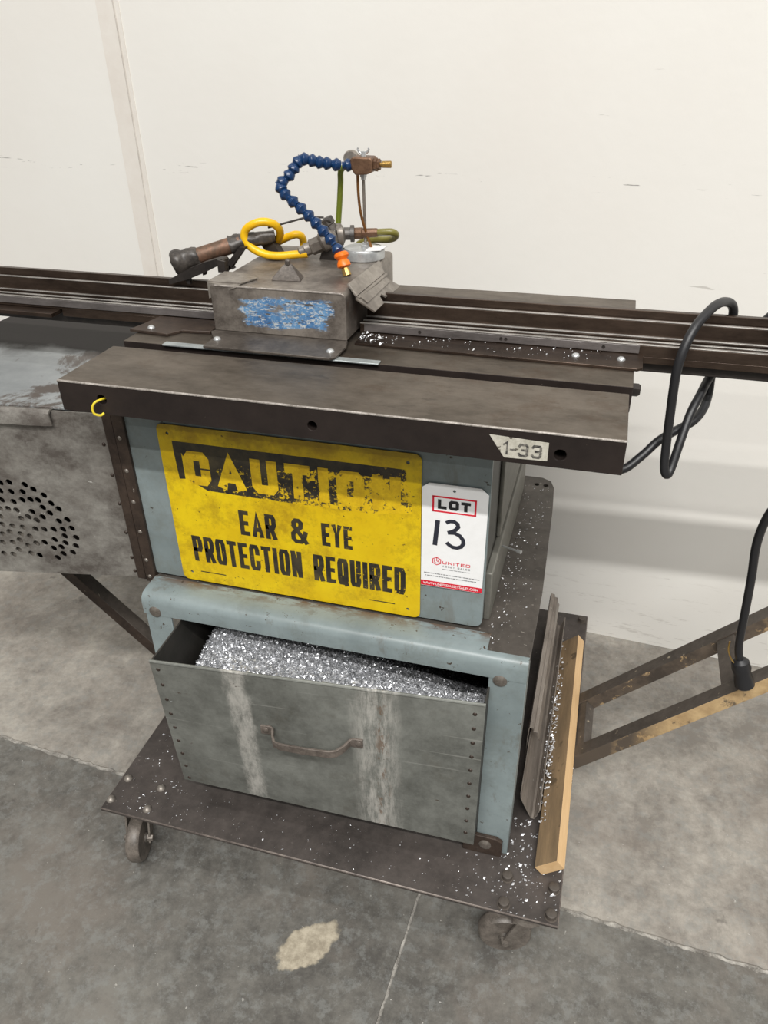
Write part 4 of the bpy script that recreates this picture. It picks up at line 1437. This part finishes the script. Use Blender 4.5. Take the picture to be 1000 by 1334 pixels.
mb = MB().prism([sk(0, 24.5), sk(60, 22), sk(60, 1.5), sk(16.5, .2)], (0, -.0003, 0))
mb.build('sticker_sheet', 'sticker', stk, smooth=0)
mb = MB()
lettering(mb, '33', 30, 54, 3, 18, 2.6, sk, .0005, gap=.35)
lettering(mb, '-', 22, 28, 6, 14, 2, sk, .0005)
lettering(mb, '1', 14.5, 20, 4, 19, 2.2, sk, .0005)
mb.build('lettering', 'stickerink', stk, smooth=0, recalc=False)

# ================================================================ WIRE LOOP IN THE TABLE HOLE
mb = MB().tube([(-.546, .712, .836), (-.5475, .699, .8385), (-.5515, .6925, .837), (-.5545, .690, .831), (-.5535, .690, .824), (-.549, .694, .8205), (-.547, .6985, .8215)], .0014, 8, 6)
wl = mb.build('wire_loop', mottled('yellow_wire', (214, 190, 40), (232, 210, 60), 30, .4), None)
tag(wl, 'short yellow wire loop poking from the hole at the table plate edge', 'wire')

# ================================================================ POWER CORD
cord = thing('power_cord', (.10, .93, .716), 'black power cord looped over the fence rail with its plug hanging on the brace', 'power cord')
A_ = [(-.085, .870, .800), (-.05, .875, .775), (-.01, .885, .748), (.020, .893, .731), (.0475, .900, .7202), (.0698, .915, .7347), (.0877, .930, .7511), (.1068, .945, .7605), (.128, .960, .7702), (.1389, .978, .7812), (.143, .994, .7962), (.1425, 1.000, .8194),
      (.146, 1.004, .86), (.152, 1.003, .892), (.1478, .996, .9090), (.1373, .9816, .9170), (.1259, .9600, .9195), (.1156, .9420, .9150), (.1023, .9215, .9020), (.0938, .9080, .8800), (.0905, .9030, .8558),
      (.0911, .9032, .8314), (.0933, .9068, .7973), (.0959, .9085, .7575), (.0985, .9058, .7290), (.1030, .9060, .7175), (.1075, .9130, .7230), (.1137, .9300, .7536), (.1211, .9500, .7840), (.1307, .9700, .8032),
      (.138, .9880, .8154), (.150, .9990, .8350), (.175, 1.002, .87), (.200, 1.001, .905), (.2240, .985, .9230), (.240, .950, .9250), (.252, .920, .905), (.256, .905, .85), (.250, .902, .78), (.2420, .903, .7155), (.2324, .9133, .6725),
      (.2306, .9200, .6263), (.2370, .9235, .5701), (.2420, .9245, .5124), (.2455, .9255, .4668), (.2490, .9260, .4411), (.2540, .9255, .4230)]
MB().tube(A_, .0056, 12, 5).build('cable', 'rubber', cord)
mb = MB()
p0, p1 = Vector((.2535, .9255, .4260)), Vector((.2700, .9215, .3800))
mb.lathe(p0, p1, [(0, .0068), (.1, .0120), (.35, .0135), (.5, .0118), (.7, .0135), (.95, .0140), (1, .0120)], 16)
mb.build('plug', 'rubber', cord, smooth=35)
mb = MB().tube([(.2365, .9330, .4480), (.2370, .9300, .4350), (.2430, .9245, .4230), (.2520, .9160, .4180)], .0012, 6, 4)
mb.build('twist_wire', 'brass', cord)

# ================================================================ OFFCUTS ON THE DOLLY
def offcut(name, prof, y0, y1, label, th=.002):
    """thin folded profile (x, z) extruded along y"""
    n_ = len(prof)
    P = [Vector(p) for p in prof]
    o_ = []
    for i in range(n_):
        a = (P[i] - P[i - 1]).normalized() if i else (P[1] - P[0]).normalized()
        b = (P[i + 1] - P[i]).normalized() if i < n_ - 1 else a
        m_ = Vector((a.y + b.y, -a.x - b.x))
        o_.append(P[i] + m_.normalized() * th)
    loop = P + o_[::-1]
    ob = MB().prism([(p.x, y0, p.y) for p in loop], (0, y1 - y0, 0)).build(name, 'extr', None, smooth=0, bevel=.0004)
    return tag(ob, label, 'metal offcut', 'metal offcuts lying on the dolly')


offcut('metal_offcut', [(-.0285, DT + .001), (-.0285, .198), (-.0265, .204), (-.0195, .203), (-.0185, .1965), (-.0125, .195), (-.0115, .186), (-.0075, .178)], .925, 1.300,
       'shorter grey ridged metal offcut leaning on the saw stand beside the other offcut', .0018)
offcut('metal_offcut', [(-.0235, .171), (-.0220, .160), (-.0140, .142), (-.0035, DT + .0035), (.0003, DT + .003), (.0022, .125), (.0036, .126), (.0050, .136), (.0060, .1365), (.0070, .143)], .815, 1.305,
       'longer grey v-shaped metal offcut lying between the saw stand and the wooden strip', .0018)

# wooden strip tipped onto its edge
wa, wb_ = math.radians(42), .0
pw, ph = .041, .0190
bl_ = Vector((.0240, DT + .0005))
e1 = Vector((math.cos(wa), math.sin(wa)))       # along the wide face, rising to the right
e2 = Vector((-math.sin(wa), math.cos(wa)))
c_bl = bl_
c_tl = bl_ + e2 * ph
c_br = bl_ + e1 * pw * .0
quad = [bl_, bl_ + e1 * pw, bl_ + e1 * pw + e2 * ph, bl_ + e2 * ph]
mb = MB()
y0, y1 = .722, 1.238
skew = .005
vs = [(p.x, y0, p.y) for p in quad] + [(p.x - .004, y1, p.y) for p in quad]
mb.cur = 1
mb.add(vs, [(0, 3, 2, 1)[::-1], (1, 2, 6, 5), (4, 7, 6, 5), (0, 1, 5, 4)])
mb.f.append([3, 2, 6, 7])
mb.mi.append(0)
mb.f.append([0, 3, 7, 4])
mb.mi.append(0)
ws = mb.build('wooden_strip', ['wood', 'woodlight'], None, smooth=0, bevel=.0006)
tag(ws, 'long tan wooden strip lying on the dolly beside the metal offcuts', 'wood')

# ================================================================ LOOSE CHIPS
def chips(name, spots, label, seed):
    r_ = random.Random(seed)
    m_ = MB()
    for (x, y, z, s) in spots:
        n_ = r_.choice((4, 5))
        a0 = r_.random() * 6.28
        c = Vector((x, y, z))
        tilt = Vector((r_.gauss(0, .5), r_.gauss(0, .5), 1)).normalized()
        u = tilt.orthogonal().normalized()
        v = tilt.cross(u)
        P = [c + (u * math.cos(a0 + 6.283 * k / n_) * r_.uniform(.5, 1.2) + v * math.sin(a0 + 6.283 * k / n_) * r_.uniform(.3, .9)) * s for k in range(n_)]
        mz = min(p.z for p in P)
        P = [p + Vector((0, 0, z - mz + .0002)) for p in P]
        top_ = c + Vector((0, 0, s * r_.uniform(.5, 1.2)))
        m_.add(P + [top_], [tuple(range(n_))[::-1]] + [(k, (k + 1) % n_, n_) for k in range(n_)])
    return tag(m_.build(name, 'chip', None, smooth=0, recalc=False), label, 'metal chips', kind='stuff')


r = random.Random(11)
sp = []
for k in range(160):          # front right of the deck
    sp.append((min(.052, r.gauss(.012, .05)), max(.652, min(.80, r.gauss(.70, .04))), DT, abs(r.gauss(0, .0016)) + .0005))
for k in range(60):
    sp.append((r.uniform(-.03, .02), r.uniform(.70, .81), DT, r.uniform(.001, .0038)))
for k in range(200):           # wide fine scatter
    sp.append((r.uniform(-.68, .05), r.uniform(.652, .73), DT, abs(r.gauss(0, .0007)) + .0003))
for k in range(60):            # left corner
    sp.append((r.gauss(-.63, .03), r.uniform(.655, .84), DT, abs(r.gauss(0, .0013)) + .0005))
sp = [p for p in sp if -.685 < p[0] < .052]
chips('metal_chips', sp, 'silver metal chips strewn on the dolly deck', 2)
sp = []
for k in range(260):           # drift between offcut and wooden strip
    y = r.gauss(.99, .10)
    x = r.uniform(.004, .018)
    sp.append((x, max(.80, min(1.24, y)), .1335 + max(0, x - .0115) * .9 + r.random() * .003, r.uniform(.0012, .0036)))
chips('metal_chips', sp, 'drift of silver metal chips between the offcut and the wooden strip', 3)
sp = []
for k in range(140):
    sp.append((r.uniform(.0500, .0545), max(.86, min(1.15, r.gauss(.99, .06))), DT, r.uniform(.0008, .0026)))
chips('metal_chips', sp, 'line of silver metal chips along the deck edge outside the wooden strip', 4)
sp = []
for k in range(170):
    sp.append((r.uniform(-.092, -.046), r.uniform(.765, 1.20), ST, abs(r.gauss(0, .0009)) + .0003))
for k in range(40):
    sp.append((r.gauss(-.083, .006), r.uniform(.80, 1.10), ST, r.uniform(.0008, .0028)))
chips('metal_chips', [p for p in sp if p[0] > -.0925], 'fine silver metal chips on the stand top beside the cabinet', 5)
sp = []
for k in range(120):
    sp.append((r.uniform(-.30, .03), r.uniform(.90, .934), TT + .0035, abs(r.gauss(0, .0008)) + .0003))
for k in range(50):
    sp.append((r.gauss(-.285, .012), r.gauss(.915, .01), TT + .0035, abs(r.gauss(0, .0016)) + .0005))
chips('metal_chips', [p for p in sp if -.3 < p[0] < .05 and .888 < p[1] < .934], 'fine silver metal chips on the rail flange beside the blade guard', 6)
